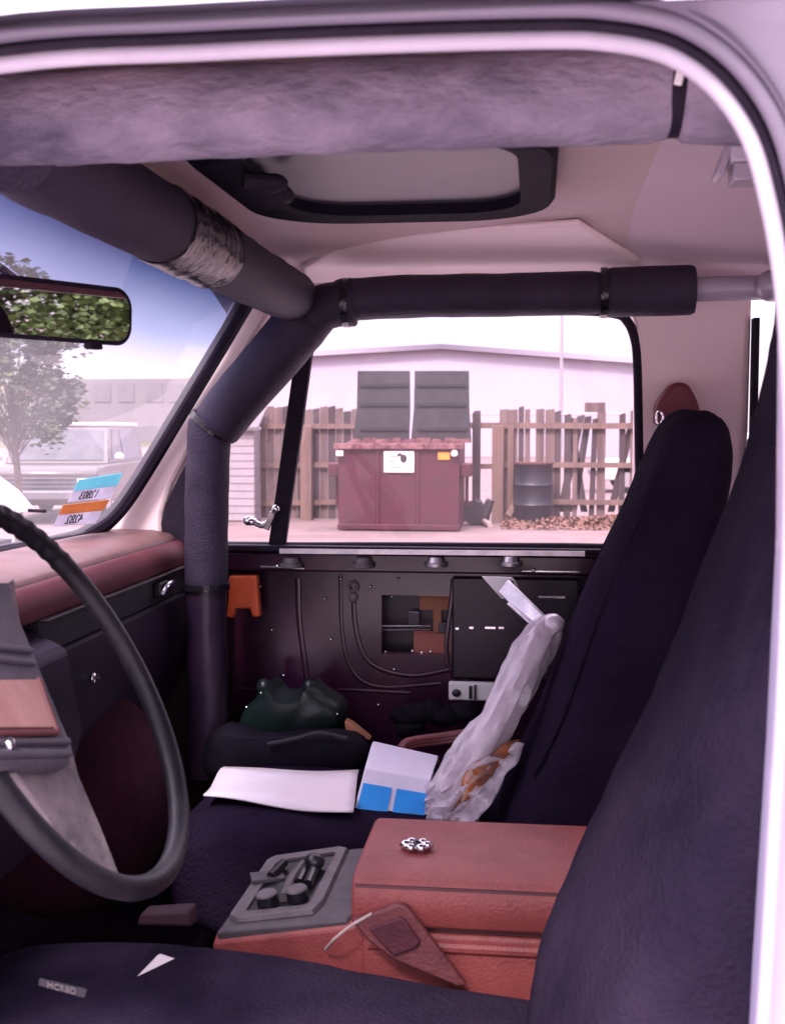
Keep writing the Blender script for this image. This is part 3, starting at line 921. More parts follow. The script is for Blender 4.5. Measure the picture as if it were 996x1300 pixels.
# sunroof: hatch below the ceiling
zc = 1.921
bm = BM()
ring_o = rrect(-.192, 1.475, .212, .27, .13, 8)
ring_i = rrect(-.18, 1.47, .155, .205, .085, 8)
nO = len(ring_o)
A = [(x, y, zc+.012) for x, y in ring_o]; B = [(x, y, zc-.012) for x, y in ring_o]
C1 = [(x*.96-.006, 1.475+(y-1.475)*.93, zc-.022) for x, y in ring_o]
C = [(x, y, zc-.02) for x, y in ring_i]; D = [(x, y, zc-.004) for x, y in ring_i]
loft(bm, [A, B, C1, C, D], cap=False)
sf = obj('sunroof', bm, M['rubber'], cab, sharp=40)
sf.data.materials[0] = mat('glossy_hatch_frame', (.008, .006, .013), (.013, .010, .018), 6, .45, spec=.1, ior=1.12)
bm = BM()
bm.faces.new([bm.verts.new((x, y, zc-.005)) for x, y in ring_i])
obj('sunroof_glass', bm, M['sunroof'], sf)
bm = BM()
q = P(345, 232, Z=zc-.03)
tube(bm, smooth_path([q+Vector((-.03, -.02, .0)), q, q+Vector((.012, .03, -.01)), q+Vector((.0, .05, .0))], 4), .009, 8)
ball(bm, q, .014, (1.4, 1, .8))
obj('latch', bm, M['rubber'], sf)
# pale clamp on the rear ceiling
bm = BM()
q = P(943, 205, Y=1.25)
box(bm, q+Vector((.012, 0, .006)), (.056, .05, .022)); 
o = obj('roof_clamp', bm, M['seal_white'], cab, bevel=.003)
bm = BM()
box(bm, q+Vector((.012, -.004, -.014)), (.05, .04, .018)); box(bm, q+Vector((-.02, .0, 0)), (.008, .04, .035), Matrix.Rotation(R(20), 3, 'Y'))
obj('clamp_jaw', bm, M['tube_paint'], o, bevel=.002)

# ------------------------------------------------------------------ roll cage
rc = thing('roll_cage', 'black foam padded roll cage running along the roof and down the pillar', 'roll cage', P(263, 980, Y=2.08))
YB = 2.08
A = P(374, 379, Y=YB)
Bp, Cp, Dp = P(268, 548, Y=YB), P(262, 745, Y=YB), P(264, 985, Y=YB)
hoop = P(985, 364, Y=YB)
# passenger side rail padding, two sleeves
E1, E2 = P(762, 372, Y=YB), P(770, 371, Y=YB)
E3 = P(881, 368, Y=YB)
def foam(name, pts, r, m, amp=.0016, sc=22, n=10, seg=26, rlist=None):
    bm = BM()
    path = smooth_path(pts, n)
    rr = []
    for i in range(len(path)):
        f = i/(len(path)-1)
        k = r if rlist is None else rlist[0]+(rlist[1]-rlist[0])*f
        rr.append(k)
    rr[0] *= .93; rr[-1] *= .93
    tube(bm, path, rr, seg)
    wobble(bm, amp, sc, len(name))
    return obj(name, bm, m, rc, sharp=60)
foam('side_padding', [A+Vector((.075, 0, -.004)), A.lerp(E1, .35), A.lerp(E1, .7), E1], .0375, M['foam_dark'])
foam('end_sleeve', [E2, E2.lerp(E3, .5), E3], .0425, M['foam_dark'], amp=.0006)
foam('corner_padding', [P(450, 384, Y=YB), P(428, 386, Y=YB), P(408, 392, Y=YB), P(392, 408, Y=YB), P(372, 432, Y=YB)], .041, M['foam_dark'], amp=.003, sc=30)
foam('brace_padding', [P(388, 404, Y=YB), P(350, 450, Y=YB), P(305, 503, Y=YB), P(272, 543, Y=YB)], .05, M['foam_dark'], rlist=(.05, .046), amp=.002)
foam('leg_padding', [P(267, 533, Y=YB), P(264, 580, Y=YB), P(262, 650, Y=YB), Cp], .0395, M['foam_dark'])
foam('lower_leg_padding', [P(262, 742, Y=YB), P(262, 800, Y=YB), P(264, 880, Y=YB), Dp], .037, M['door_dark'])
for c, d in ((P(268, 541, Y=YB), P(256, 556, Y=YB)-P(272, 535, Y=YB)), (P(262, 744, Y=YB), Vector((0, 0, -1))), (E1.lerp(E2, .5), Vector((1, 0, 0))), (P(440, 384, Y=YB), Vector((1, 0, 0)))):
    bm = BM()
    d = d.normalized()
    cyl(bm, c-d*.006, c+d*.006, .0435, seg=26)
    obj('tape_band', bm, M['tape'], rc)
# bare tube and the rear hoop
bm = BM()
tube(bm, [E3-Vector((.05, 0, 0)), hoop], .021, 18)
obj('bare_tube', bm, M['tube_paint'], rc)
bm = BM()
tube(bm, smooth_path([hoop+Vector((.045, .06, -.6)), hoop+Vector((.045, .05, -.1)), hoop+Vector((.04, .0, -.012)), hoop+Vector((.035, -.06, .02)), hoop+Vector((.035, -.55, .03)), hoop+Vector((.035, -1.03, .025)), hoop+Vector((.04, -1.11, -.04)), hoop+Vector((.05, -1.13, -.6))], 6), .024, 18)
obj('rear_hoop', bm, M['seal_white'], rc)
bm = BM(); q = hoop+Vector((-.01, -.02, .0)); ball(bm, q, .03, (1, 1, .9)); obj('joint', bm, M['tube_paint'], rc)
# front crossbar over the windshield
N = Vector((A.x-.003, .95, A.z+.006))
A2 = A+Vector((.0, .0, .0))
foam('cross_padding', [N, N.lerp(A2, .35), N.lerp(A2, .7), A2], .045, M['foam_dark'], amp=.002, seg=30)
bm = BM()
q0, q1 = N.lerp(A2, .33), N.lerp(A2, .52)
pth = [q0.lerp(q1, i/14) for i in range(15)]
tube(bm, pth, [.047+.0018*math.sin(i*2.3) for i in range(15)], 40)
wobble(bm, .0022, 70, 4)
obj('tape_wrap', bm, M['tape'], rc, sharp=60)
# driver side rail, worn grey
D0, D1 = Vector((-.66, .95, 1.852)), P(848, 118, Y=.95)
foam('driver_padding', [D0, D0.lerp(D1, .3), D0.lerp(D1, .65), D1], .0365, M['foam_worn'], amp=.0022, sc=30, n=16, seg=40)
D2, D3 = P(866, 119, Y=.95), P(1010, 124, Y=.95)
foam('driver_end_sleeve', [D2, D2.lerp(D3, .5), D3], .0365, M['foam_worn'], amp=.001, seg=36)
bm = BM(); cyl(bm, D1-Vector((.01, 0, 0)), D2+Vector((.01, 0, 0)), .033, seg=26); obj('tube_gap', bm, M['rubber'], rc)
bm = BM(); q = P(862, 97, Y=.95-.034); box(bm, q, (.006, .004, .012), Matrix.Rotation(R(12), 3, 'Y')); obj('cable_tie', bm, M['white'], rc, bevel=.001)

# ------------------------------------------------------------------ rear-view mirror
mr0 = P(168, 405, Y=1.38)
u = Vector((.51, .86, 0)).normalized()
n_ = Vector((1, -.60, -.066)).normalized()
u = (u-n_*u.dot(n_)).normalized()
v_ = n_.cross(u); v_ = v_ if v_.z > 0 else -v_
t = thing('rear_view_mirror', 'rear-view mirror on the windshield reflecting green trees', 'mirror', mr0-u*.11+Vector((0, 0, -.03)))
MS = .865
c0 = mr0-u*.128*MS
def m_out(hx, hy, r, d, top=.008):
    pts = rrect(0, 0, hx, hy, r, 6)
    return [c0+(u*x+v_*(y+ (top*(1-(x/hx)**2) if y > 0 else 0))+n_*d)*MS for x, y in pts]
bm = BM(); loft(bm, [m_out(.11, .022, .018, -.03), m_out(.125, .036, .024, -.012), m_out(.127, .038, .026, 0), m_out(.1225, .0335, .023, .002)]); obj('housing', bm, M['rubber'], t)
bm = BM(); bm.faces.new([bm.verts.new(p) for p in m_out(.121, .032, .022, .0025)]); obj('mirror_glass', bm, M['mirror'], t)
bm = BM(); box(bm, c0+u*.054-v_*.034, (.02, .012, .01), Matrix.Rotation(R(66), 3, 'Z')); obj('tab', bm, M['rubber'], t, bevel=.002)
bm = BM(); tube(bm, smooth_path([c0-n_*.02, c0-n_*.06+Vector((0, 0, .03)), Vector((-.63, c0.y, 1.80))], 4), .007, 8); obj('stalk', bm, M['chrome'], t)

# ------------------------------------------------------------------ windshield stickers (read from behind, so mirrored)
def on_ws(px, py):
    # march along the photo ray to the glass
    d = (FW+RT*((px-W0/2)/FPX)-UP*((py-H0/2)/FPX)).normalized()
    best = None
    for k in range(1200):
        p = CAM+d*(1.2+k*.0012)
        v = (p.z-1.405)/.465
        y = p.y
        uu = ((y-CY)/(1-.035*v)+CY-.86)/(2.13-.86)
        q = ws(uu, v)
        e = abs(q.x-p.x)
        if best is None or e < best[0]: best = (e, p)
    return best[1]
def sticker(name, label, quad, split, m_top, txt):
    tl, tr, br, bl = [on_ws(*p)+Vector((.004, 0, 0)) for p in quad]
    t = thing(name, label, 'sticker', (bl+br)/2)
    nn = (tr-tl).cross(bl-tl).normalized()
    nn = nn if nn.x > 0 else -nn
    ml, mr_ = tl.lerp(bl, split), tr.lerp(br, split)
    bm = BM(); prism(bm, [tl, tr, mr_, ml], nn*.001); obj('colour_band', bm, m_top, t)
    bm = BM(); prism(bm, [ml, mr_, br, bl], nn*.001); o = obj('number_band', bm, M['sticker_white'], t)
    c = (ml+mr_+br+bl)/4+nn*.0016
    xd = (mr_-ml); yd = (ml-bl)
    # mirrored text: x axis reversed
    text_obj('lettering', txt, (ml-bl).length*1.05, M['ink'], o, c-xd*.1, -xd, (yd-xd*(yd.dot(xd)/xd.length_squared)))
sticker('window_sticker', 'teal and white registration sticker low on the windshield, the upper one', [(97, 609), (153, 600), (138, 632), (83, 637)], .5, M['teal'], '12803')
sticker('window_sticker', 'orange and white registration sticker low on the windshield, under the teal one', [(77, 641), (136, 634), (118, 664), (65, 668)], .45, M['sticker_orange'], '4282')

# ------------------------------------------------------------------ dashboard
t = thing('dashboard', 'maroon dashboard with glove box and top pad painted paler as daylit', 'dashboard', (-.72, 1.5, 1.05))
bm = BM()
prof = [(-.86, 1.404), (-.80, 1.412), (-.72, 1.411), (-.688, 1.405), (-.673, 1.396), (-.673, 1.374), (-.86, 1.374)]
prism(bm, [(x, .80, z) for x, z in prof], (0, 1.40, 0))
obj('top_pad', bm, M['dash_top'], t, bevel=.008, seg=3)
bm = BM()
prof = [(-.672, 1.3945), (-.662, 1.389), (-.654, 1.377), (-.651, 1.362), (-.654, 1.3465), (-.80, 1.3465), (-.80, 1.373), (-.672, 1.373)]
prism(bm, [(x, .80, z) for x, z in prof], (0, 1.40, 0))
obj('upper_face', bm, M['dash'], t, bevel=.004)
bm = BM(); box2(bm, (-.66, 1.50, 1.296), (-.80, 2.195, 1.346)); obj('inlay_strip', bm, M['dash_strip'], t, bevel=.002)
bm = BM(); box2(bm, (-.648, 1.50, 1.3435), (-.66, 2.19, 1.346)); obj('inlay_trim', bm, M['tray_light'], t)
bm = BM()
prof = [(-.654, 1.295), (-.648, 1.24), (-.665, 1.16), (-.70, 1.08), (-.84, 1.06), (-.84, 1.295)]
prism(bm, [(x, 1.50, z) for x, z in prof], (0, .70, 0))
g = obj('glove_box_door', bm, M['dash_low'], t, bevel=.006)
bm = BM(); q = P(119, 861, X=-.645); ball(bm, q, .008, (.5, 1, 1)); cyl(bm, q, q+Vector((.008, 0, .002)), .004, seg=10); obj('lock', bm, M['chrome'], g)
bm = BM()
q = P(205, 746, X=-.652)
box(bm, q+Vector((0, 0, -.002)), (.014, .05, .026))
o = obj('latch_cup', bm, M['black'], t, bevel=.003)
bm = BM()
tube(bm, smooth_path([q+Vector((.008, -.022, -.008)), q+Vector((.014, -.016, .004)), q+Vector((.014, .018, .008)), q+Vector((.008, .026, .004))], 4), .0042, 8)
obj('latch_handle', bm, M['chrome'], o)
bm = BM(); prism(bm, [(-.70, 1.50, 1.346), (-.62, 1.50, 1.31), (-.60, 1.50, 1.2), (-.64, 1.5, 1.05), (-.84, 1.5, 1.05), (-.84, 1.5, 1.346)], (0, -.70, 0)); obj('cluster_panel', bm, M['dash_low'], t, bevel=.01)
# hump of carpet under the dash
bm = BM()
ball(bm, P(185, 990, Y=1.75)+Vector((-.15, .05, -.05)), .17, (1, 1.1, 1.1), 28, 18)
obj('engine_hump', bm, M['hump'], label='rounded maroon carpeted hump under the glove box', cat='hump')
# pale folded paper on the dash
t = thing('folded_paper', 'pale folded paper lying on the dash behind the steering wheel', 'paper', P(10, 655, Y=1.62))
bm = BM()
Yq = 1.62
prism(bm, [P(-60, 575, Y=Yq), P(0, 604, Y=Yq), P(24, 622, Y=Yq), P(46, 648, Y=Yq), P(-60, 660, Y=Yq+.03)], (-.004, .004, 0))
obj('upper_sheet', bm, M['paper'], t)
bm = BM(); tube(bm, [P(36, 648, Y=Yq), P(58, 649, Y=Yq)], .0025, 6); obj('clip', bm, M['rubber'], t)

# ------------------------------------------------------------------ steering wheel
wc = Vector((-.44, 1.05, 1.355))
th, ww, RW = .508, .044, .196
wn = Vector((math.cos(th)*math.cos(ww), math.cos(th)*math.sin(ww), math.sin(th)))
ey = Vector((0, 0, 1)).cross(wn).normalized()
eu = wn.cross(ey)
def wp(px, py, off=0):
    d = FW+RT*((px-W0/2)/FPX)-UP*((py-H0/2)/FPX)
    k = (wc+wn*off-CAM).dot(wn)/d.dot(wn)
    return CAM+d*k
t = thing('steering_wheel', 'black ribbed steering wheel with grey centre pad before the dash', 'steering wheel', wc-wn*.1)
bm = BM()
path, rr = [], []
N_ = 200
for k in range(N_):
    a = 2*PI*k/N_
    path.append(wc+(ey*math.cos(a)+eu*math.sin(a))*RW)
    grip = .0009*math.sin(a*60) if 35 < math.degrees(a) < 100 else 0
    rr.append(.0110+grip)
tube(bm, path, rr, 16, closed=True, ref=wn)
obj('rim', bm, M['wheel'], t)
bm = BM()
edge = [(18, 735), (26, 790), (46, 838), (62, 880), (90, 945), (100, 985), (128, 1050), (152, 1112)]
right = [wp(*e) for e in edge]
bot = wc-eu*(RW-.012)
left = [wc+ey*-.05-eu*(RW*.955), wc+ey*-.10-eu*.158, wc+ey*-.145-eu*.11, wc+ey*-.16-eu*.02, wc+ey*-.12+eu*.1]
prism(bm, right+left, wn*-.02)
obj('spoke', bm, M['worn_pad'], t, bevel=.004)
bm = BM()
pts = [wp(12, 738, .018), wp(25, 789, .018), wp(39, 816, .018), wp(51, 847, .018), wp(74, 902, .018), wp(91, 952, .018), wp(90, 972, .018), wp(-40, 975, .018), wp(-120, 850, .018), wp(-90, 738, .018)]
prism(bm, pts, wn*-.016)
hp = obj('horn_pad', bm, M['grey_plastic'], t, bevel=.004)
bm = BM()
for e0, e1 in (((-60, 816), (38, 826)), ((-60, 830), (42, 842)), ((-60, 942), (86, 942)), ((-60, 957), (88, 957))):
    tube(bm, [wp(*e0, .019), wp(*e1, .019)], .0035, 8)
obj('pad_ridge', bm, M['grey_plastic'], hp)
bm = BM()
prism(bm, [wp(-40, 866, .019), wp(44, 864, .019), wp(66, 926, .019), wp(-20, 926, .019)], wn*.003)
obj('pad_inset', bm, M['tan'], hp, bevel=.001)
bm = BM(); 
for a_, b_ in (((48, 862), (72, 930)), ((72, 930), (-20, 932))): tube(bm, [wp(*a_, .021), wp(*b_, .021)], .003, 8)
obj('inset_border', bm, M['console_dark'], hp)
bm = BM(); ball(bm, wp(12, 946, .021), .006, (.8, 1, 1)); obj('screw_or_glint', bm, M['chrome'], hp)
bm = BM(); tube(bm, [wc-wn*.015+ey*-.07, wc-wn*.10+ey*-.07, wc-wn*.42+ey*-.07-Vector((0, 0, .02))], [.03, .035, .03], 20); obj('column', bm, M['black'], t)

# ------------------------------------------------------------------ passenger door (trim removed)
DYI = 2.255
d = thing('passenger_door', 'black passenger door with its inner trim removed and window closed', 'door', (-.2, DYI, .9))
zs_ = P(550, 692, Y=2.24).z
# inner shell with an access hole
hx0, hx1 = P(484, 800, Y=DYI).x, P(571, 800, Y=DYI).x
hz1, hz0 = P(525, 756, Y=DYI).z, P(525, 831, Y=DYI).z
bm = BM()
ox0, ox1, oz0, oz1 = -.72, .19, .80, P(550, 716, Y=DYI).z
for yy in (DYI, ):
    outer = [(ox0, oz0), (ox1, oz0), (ox1, oz1), (ox0, oz1)]
    inner = [(hx0, hz0), (hx1, hz0), (hx1, hz1), (hx0, hz1)]
    vo = [[bm.verts.new((x, y, z)) for x, z in outer] for y in (DYI, DYI+.02)]
    vi = [[bm.verts.new((x, y, z)) for x, z in inner] for y in (DYI, DYI+.02)]
    for k in range(4):
        l = (k+1) % 4
        bm.faces.new((vo[0][k], vo[0][l], vi[0][l], vi[0][k]))
        bm.faces.new((vo[1][k], vo[1][l], vi[1][l], vi[1][k]))
        bm.faces.new((vi[0][k], vi[0][l], vi[1][l], vi[1][k]))
        bm.faces.new((vo[0][k], vo[0][l], vo[1][l], vo[1][k]))
shell = obj('inner_shell', bm, M['door_paint'], d)
bm = BM()
# pressed ribs and recess outlines in the shell
def press(pts, r=.006, Y=DYI): tube(bm, smooth_path([P(x, y, Y=Y) for x, y in pts], 5), r, 8, flat=.6, ref=(0, 1, 0))
press([(378, 735), (380, 790), (388, 850), (392, 880)], .006)
press([(448, 745), (452, 800), (470, 842), (520, 858), (572, 850)], .005)
press([(432, 730), (434, 800), (446, 850), (480, 872), (560, 868)], .004)
press([(300, 875), (360, 880), (430, 876), (520, 880)], .004)
press([(575, 735), (575, 858), (700, 862), (735, 860)], .005)
obj('pressed_rib', bm, M['door_paint'], shell)
bm = BM()
q0, q1 = P(573, 862, Y=DYI-.012), P(735, 735, Y=DYI-.012)
box2(bm, (q0.x, DYI-.012, q0.z), (q1.x, DYI-.002, q1.z))
cp = obj('cover_plate', bm, M['door_dark'], d, bevel=.004)
bm = BM()
for px, py, w in ((580, 798, .006), (598, 797, .008), (622, 797, .02), (636, 797, .01), (700, 758, .05), (690, 722, .01)):  # chrome dashes standing in for glints on the raised plate
    box(bm, P(px, py, Y=DYI-.014), (w, .003, .004))
obj('slot_or_glint', bm, M['chrome'], cp)
bm = BM(); box2(bm, (ox0, 2.325, .78), (ox1, 2.345, 1.30)); obj('outer_skin', bm, M['door_dark'], d)
# inside the hole: blocks coloured to paint in its orange-brown reflections
bm = BM(); a, b_ = P(533, 773, Y=2.31), P(571, 756, Y=2.31); box2(bm, (a.x, 2.30, a.z), (b_.x, 2.32, b_.z)); obj('tan_reflection_block', bm, M['wood'], d)
bm = BM(); a, b_ = P(526, 830, Y=2.31), P(571, 803, Y=2.31); box2(bm, (a.x, 2.295, a.z), (b_.x, 2.32, b_.z)); obj('terracotta_reflection_block', bm, M['terra'], d)
bm = BM(); a, b_ = P(550, 803, Y=2.31), P(560, 773, Y=2.31); box2(bm, (a.x, 2.305, a.z), (b_.x, 2.32, b_.z)); obj('tan_reflection_strip', bm, M['wood'], d)
bm = BM()
for x0, y0, x1, y1 in ((519, 793, 532, 777), (556, 803, 571, 791)):
    a, b_ = P(x0, y0, Y=2.3), P(x1, y1, Y=2.3); box2(bm, (a.x, 2.295, a.z), (b_.x, 2.305, b_.z))
obj('grey_switch', bm, M['grey_plastic'], d, bevel=.001)
bm = BM()
for py in (795.5, 800): tube(bm, [P(484, py, Y=2.28), P(546, py, Y=2.28)], .0022, 8)
obj('latch_rod', bm, M['chrome'], d)
bm = BM()
for px, py in ((489, 828), (523, 827), (535, 829), (546, 828), (497, 757)): ball(bm, P(px, py, Y=2.27), .0028)
obj('rivet', bm, M['chrome'], d)
# sill: top ledge, steel strip standing in for the white reflection on the lip
bm = BM()
box2(bm, (-.70, 2.19, zs_-.012), (.17, 2.27, zs_))
obj('sill', bm, M['rubber'], d, bevel=.003)
bm = BM()
q0, q1 = P(355, 699.5, Y=2.185), P(742, 703, Y=2.185)
strip(bm, [q0, q1], (0, 1, 0), .006, .009)
obj('sill_reflection', bm, M['steel'], d)
bm = BM()
box2(bm, (-.68, 2.20, oz1-.012), (.16, 2.262, zs_-.014))
obj('ledge', bm, M['door_paint'], d, bevel=.004)
for px, py in ((370, 713), (461, 713), (553, 712), (648, 711)):
    q = P(px, py, Y=2.192)
    bm = BM()
    cyl(bm, q+Vector((0, 0, .008)), q+Vector((0, 0, -.003)), .014, .017, 16)
    cyl(bm, q+Vector((0, 0, -.003)), q+Vector((0, 0, -.011)), .022, .022, 16)
    o = obj('bumper_stop', bm, M['steel'] if px > 500 else M['tray_light'], d, bevel=.001)
bm = BM()
tube(bm, [P(330, 719, Y=2.198), P(386, 722, Y=2.198)], .0022, 6); tube(bm, [P(662, 725, Y=2.2), P(735, 726, Y=2.2)], .002, 6)
ball(bm, P(352, 719, Y=2.195), .004); ball(bm, P(677, 724, Y=2.195), .004)
obj('channel_edge', bm, M['chrome'], d)
bm = BM(); q = P(448, 745, Y=DYI-.004)
rg = [q+Vector((math.cos(2*PI*k/14)*.009, 0, math.sin(2*PI*k/14)*.009)) for k in range(14)]
tube(bm, rg, .0032, 8, closed=True); ball(bm, q+Vector((0, 0, -.022)), .01, (1, .4, 1)); ball(bm, P(595, 737, Y=DYI-.004), .007)
obj('clip_ring', bm, M['tray_light'], d)
# white catch bracket at the foot of the door
bm = BM(); a, b_ = P(569, 889, Y=2.2), P(640, 868, Y=2.2); box2(bm, (a.x, 2.2, a.z), (b_.x, 2.215, b_.z))
o = obj('catch_bracket', bm, M['white'], d, bevel=.003)
bm = BM(); q = P(579, 880, Y=2.197); ball(bm, q, .0085, (1, .3, .9)); box(bm, P(597, 879, Y=2.198), (.006, .004, .024)); box(bm, P(603, 879, Y=2.198), (.004, .004, .028)); obj('catch_slot', bm, M['black'], o)
# window frame: rubber run channel around the glass
bm = BM()
Yw = 2.225
fr = [(370, 398), (330, 448), (285, 520), (245, 590), (222, 632), (211, 660), (214, 682), (232, 692), (290, 694), (500, 694), (700, 695), (806, 694), (812, 672), (811, 560), (809, 460), (805, 428), (796, 408), (780, 398), (720, 394), (560, 394), (440, 396)]
tube(bm, smooth_path([P(x, y, Y=Yw) for x, y in fr], 5, closed=True), .0088, 10, closed=True)
obj('window_frame', bm, M['rubber'], d)
bm = BM()
prism(bm, [P(x, y, Y=2.148) for x, y in ((243, 574), (226, 606), (210, 640), (204, 665), (208, 692), (250, 694), (240, 676), (234, 655), (238, 630), (250, 600))], (0, .03, 0))
obj('vent_corner', bm, M['rubber'], d, bevel=.002)
bm = BM()
strip(bm, [P(393, 400, Y=Yw), P(352, 692, Y=Yw)], (0, 1, 0), .02, .032)
obj('vent_bar', bm, M['rubber'], d, bevel=.003)
bm = BM(); prism(bm, [P(216, 690, Y=Yw+.003), P(350, 690, Y=Yw+.003), P(392, 400, Y=Yw+.003), P(372, 400, Y=Yw+.003), P(230, 620, Y=Yw+.003)], (0, .003, 0)); obj('vent_glass', bm, M['glass'], d)
bm = BM(); prism(bm, [P(350, 690, Y=Yw+.003), P(808, 690, Y=Yw+.003), P(806, 425, Y=Yw+.003), P(785, 398, Y=Yw+.003), P(392, 398, Y=Yw+.003)], (0, .003, 0)); obj('window_glass', bm, M['glass'], d)
bm = BM()
yl = Yw-.02
tube(bm, smooth_path([P(311, 664, Y=yl), P(317, 660, Y=yl), P(330, 667, Y=yl), P(341, 663, Y=yl), P(346, 653, Y=yl), P(350, 646, Y=yl)], 4), [.0075, .0095, .0095, .0085, .0075, .007, .0065, .006, .006, .006, .006, .006, .006, .006, .006, .006, .006, .006, .0065, .007, .005], 10)
ball(bm, P(318, 662, Y=yl), .0105, (1.3, 1, .8)); ball(bm, P(350, 646, Y=yl), .008)
strip(bm, [P(338, 672, Y=yl), P(346, 650, Y=yl)], (0, 1, 0), .01, .01)
obj('vent_latch', bm, M['chrome'], d)

for x, y in ((330, 745), (360, 858), (412, 760), (432, 735), (505, 735), (600, 745), (735, 745), (470, 745), (345, 800), (420, 812), (500, 850), (578, 850), (480, 895), (515, 905), (530, 897), (552, 912)):  # chrome dots scattered to paint small glints on the dark shell
    bm = BM()
    q = P(x, y, Y=DYI-.004)
    ball(bm, q, .0032, u=10, v=6)
    obj('screw_or_glint', bm, M['chrome'], shell)
# orange clip hanging on the door
bm = BM()
Yo = 2.195
prism(bm, [P(x, y, Y=Yo) for x, y in ((290, 731), (326, 731), (327, 750), (330, 783), (320, 784), (317, 773), (298, 773), (296, 785), (287, 784), (289, 765))], (0, .022, 0))
obj('orange_bracket', bm, M['orange'], bevel=.004, seg=3, label='bright orange plastic U shaped bracket hanging on the bare door', cat='bracket')

# maroon seat belt anchor on the beige pillar
t = thing('belt_anchor', 'small maroon seat belt anchor cover on the beige pillar', 'belt anchor', P(860, 525, Y=2.17))
bm = BM()
Yq = 2.17
prism(bm, smooth_path([P(x, y, Y=Yq) for x, y in ((832, 524), (833, 512), (843, 498), (852, 488), (862, 485), (873, 488), (880, 498), (888, 518), (886, 540), (836, 540))], 5, closed=True), (0, .05, 0))
obj('cover', bm, M['red_plastic'], t, bevel=.016, seg=4)
bm = BM()
q = P(837, 530, Y=2.16); rg = [q+Vector((math.cos(2*PI*k/14)*.006, 0, math.sin(2*PI*k/14)*.011)) for k in range(14)]
tube(bm, rg, .002, 8, closed=True); obj('ring', bm, M['chrome'], t)

# ------------------------------------------------------------------ seats
def crease(o, k):
    tx = bpy.data.textures.get('cloth_folds')
    if tx is None:
        tx = bpy.data.textures.new('cloth_folds', 'CLOUDS'); tx.noise_scale = .13; tx.noise_depth = 3
    m = o.modifiers.new('folds', 'DISPLACE')
    m.texture, m.strength, m.mid_level = tx, k, .5
    return o
def bucket_seat(label, yc, dx, zt, ms, dy_w=1.0, seed=1, cush=None, lump=0, fmax=9):
    t = thing('bucket_seat', label, 'seat', (dx-.2, yc, .73), 'bucket seats in the cab')
    # (z, front x, back x, half width)
    sec = [(.92, -.085, .13, .215), (.98, -.065, .15, .232), (1.08, -.02, .18, .238), (1.17, .022, .205, .24), (1.27, .056, .235, .238), (1.36, .088, .262, .23), (1.45, .128, .282, .215), (1.52, .158, .292, .195), (1.575, .182, .297, .172), (1.61, .205, .292, .15), (1.632, .225, .278, .12)]
    rings = []
    for z, f, b, hw in sec:
        zz = z if z < 1.17 else 1.17+(z-1.17)*(zt-1.17)/(1.632-1.17)
        f -= lump*math.exp(-((z-1.13)/.10)**2)
        f = min(f, fmax)
        cx, hx = (f+b)/2+dx, (b-f)/2
        ring = []
        for k in range(32):
            a = 2*PI*k/32
            ca, sa = math.cos(a), math.sin(a)
            e = .62
            ring.append((cx+hx*math.copysign(abs(ca)**e, ca), yc+hw*dy_w*math.copysign(abs(sa)**e, sa), zz))
        rings.append(ring)
    bm = BM()
    loft(bm, rings)
    for v in bm.verts:
        nv = noise.noise_vector(v.co*9+Vector((seed, 0, 0)))
        v.co += nv*.008
    crease(obj('backrest', bm, ms, t, subd=3, sharp=80), .015)
    # cushion
    bm = BM()
    rings = []
    for x, top, bot, hw in cush or ((-.575, .955, .86, .20), (-.55, .99, .83, .225), (-.48, 1.008, .80, .235), (-.36, 1.008, .79, .238), (-.2, .995, .79, .238), (-.05, .985, .79, .235), (.05, .985, .80, .225)):
        pts = rrect(0, 0, hw, (top-bot)/2, .045, 5)
        rings.append([(x+dx, yc+a, (top+bot)/2+b + (.012*math.cos(a/hw*PI/2) if b > 0 else 0)) for a, b in pts])
    loft(bm, rings)
    wobble(bm, .006, 9, seed)
    crease(obj('cushion', bm, ms, t, subd=3, sharp=80), .009)
    bm = BM()
    # seam piping down the backrest sides
    for s in (-1, 1):
        pth = []
        for z, f, b, hw in sec[2:-1]:
            zz = z if z < 1.17 else 1.17+(z-1.17)*(zt-1.17)/(1.632-1.17)
            pth.append((dx+f+.018, yc+s*hw*dy_w*.80, zz))
        tube(bm, smooth_path(pth, 4), .0045, 6)
    obj('piping', bm, ms, t)
    bm = BM()
    for s in (-1, 1): box2(bm, (dx-.45, yc+s*.17-.02, .731), (dx+.05, yc+s*.17+.02, .80))
    obj('seat_base', bm, M['black'], t)
    return t
bucket_seat('black cloth high-back passenger seat beside the bare door', 1.95, 0, 1.632, M['seat'], seed=1)
bucket_seat('mottled black driver seat filling the near right corner', 1.125, .062, 1.765, M['seat2'], .97, seed=5, lump=.045, fmax=.165, cush=((-.74, .93, .86, .19), (-.72, .965, .83, .225), (-.64, .985, .80, .235), (-.45, .985, .79, .238), (-.25, .965, .79, .238), (-.05, .94, .79, .235), (.05, .94, .80, .225)))
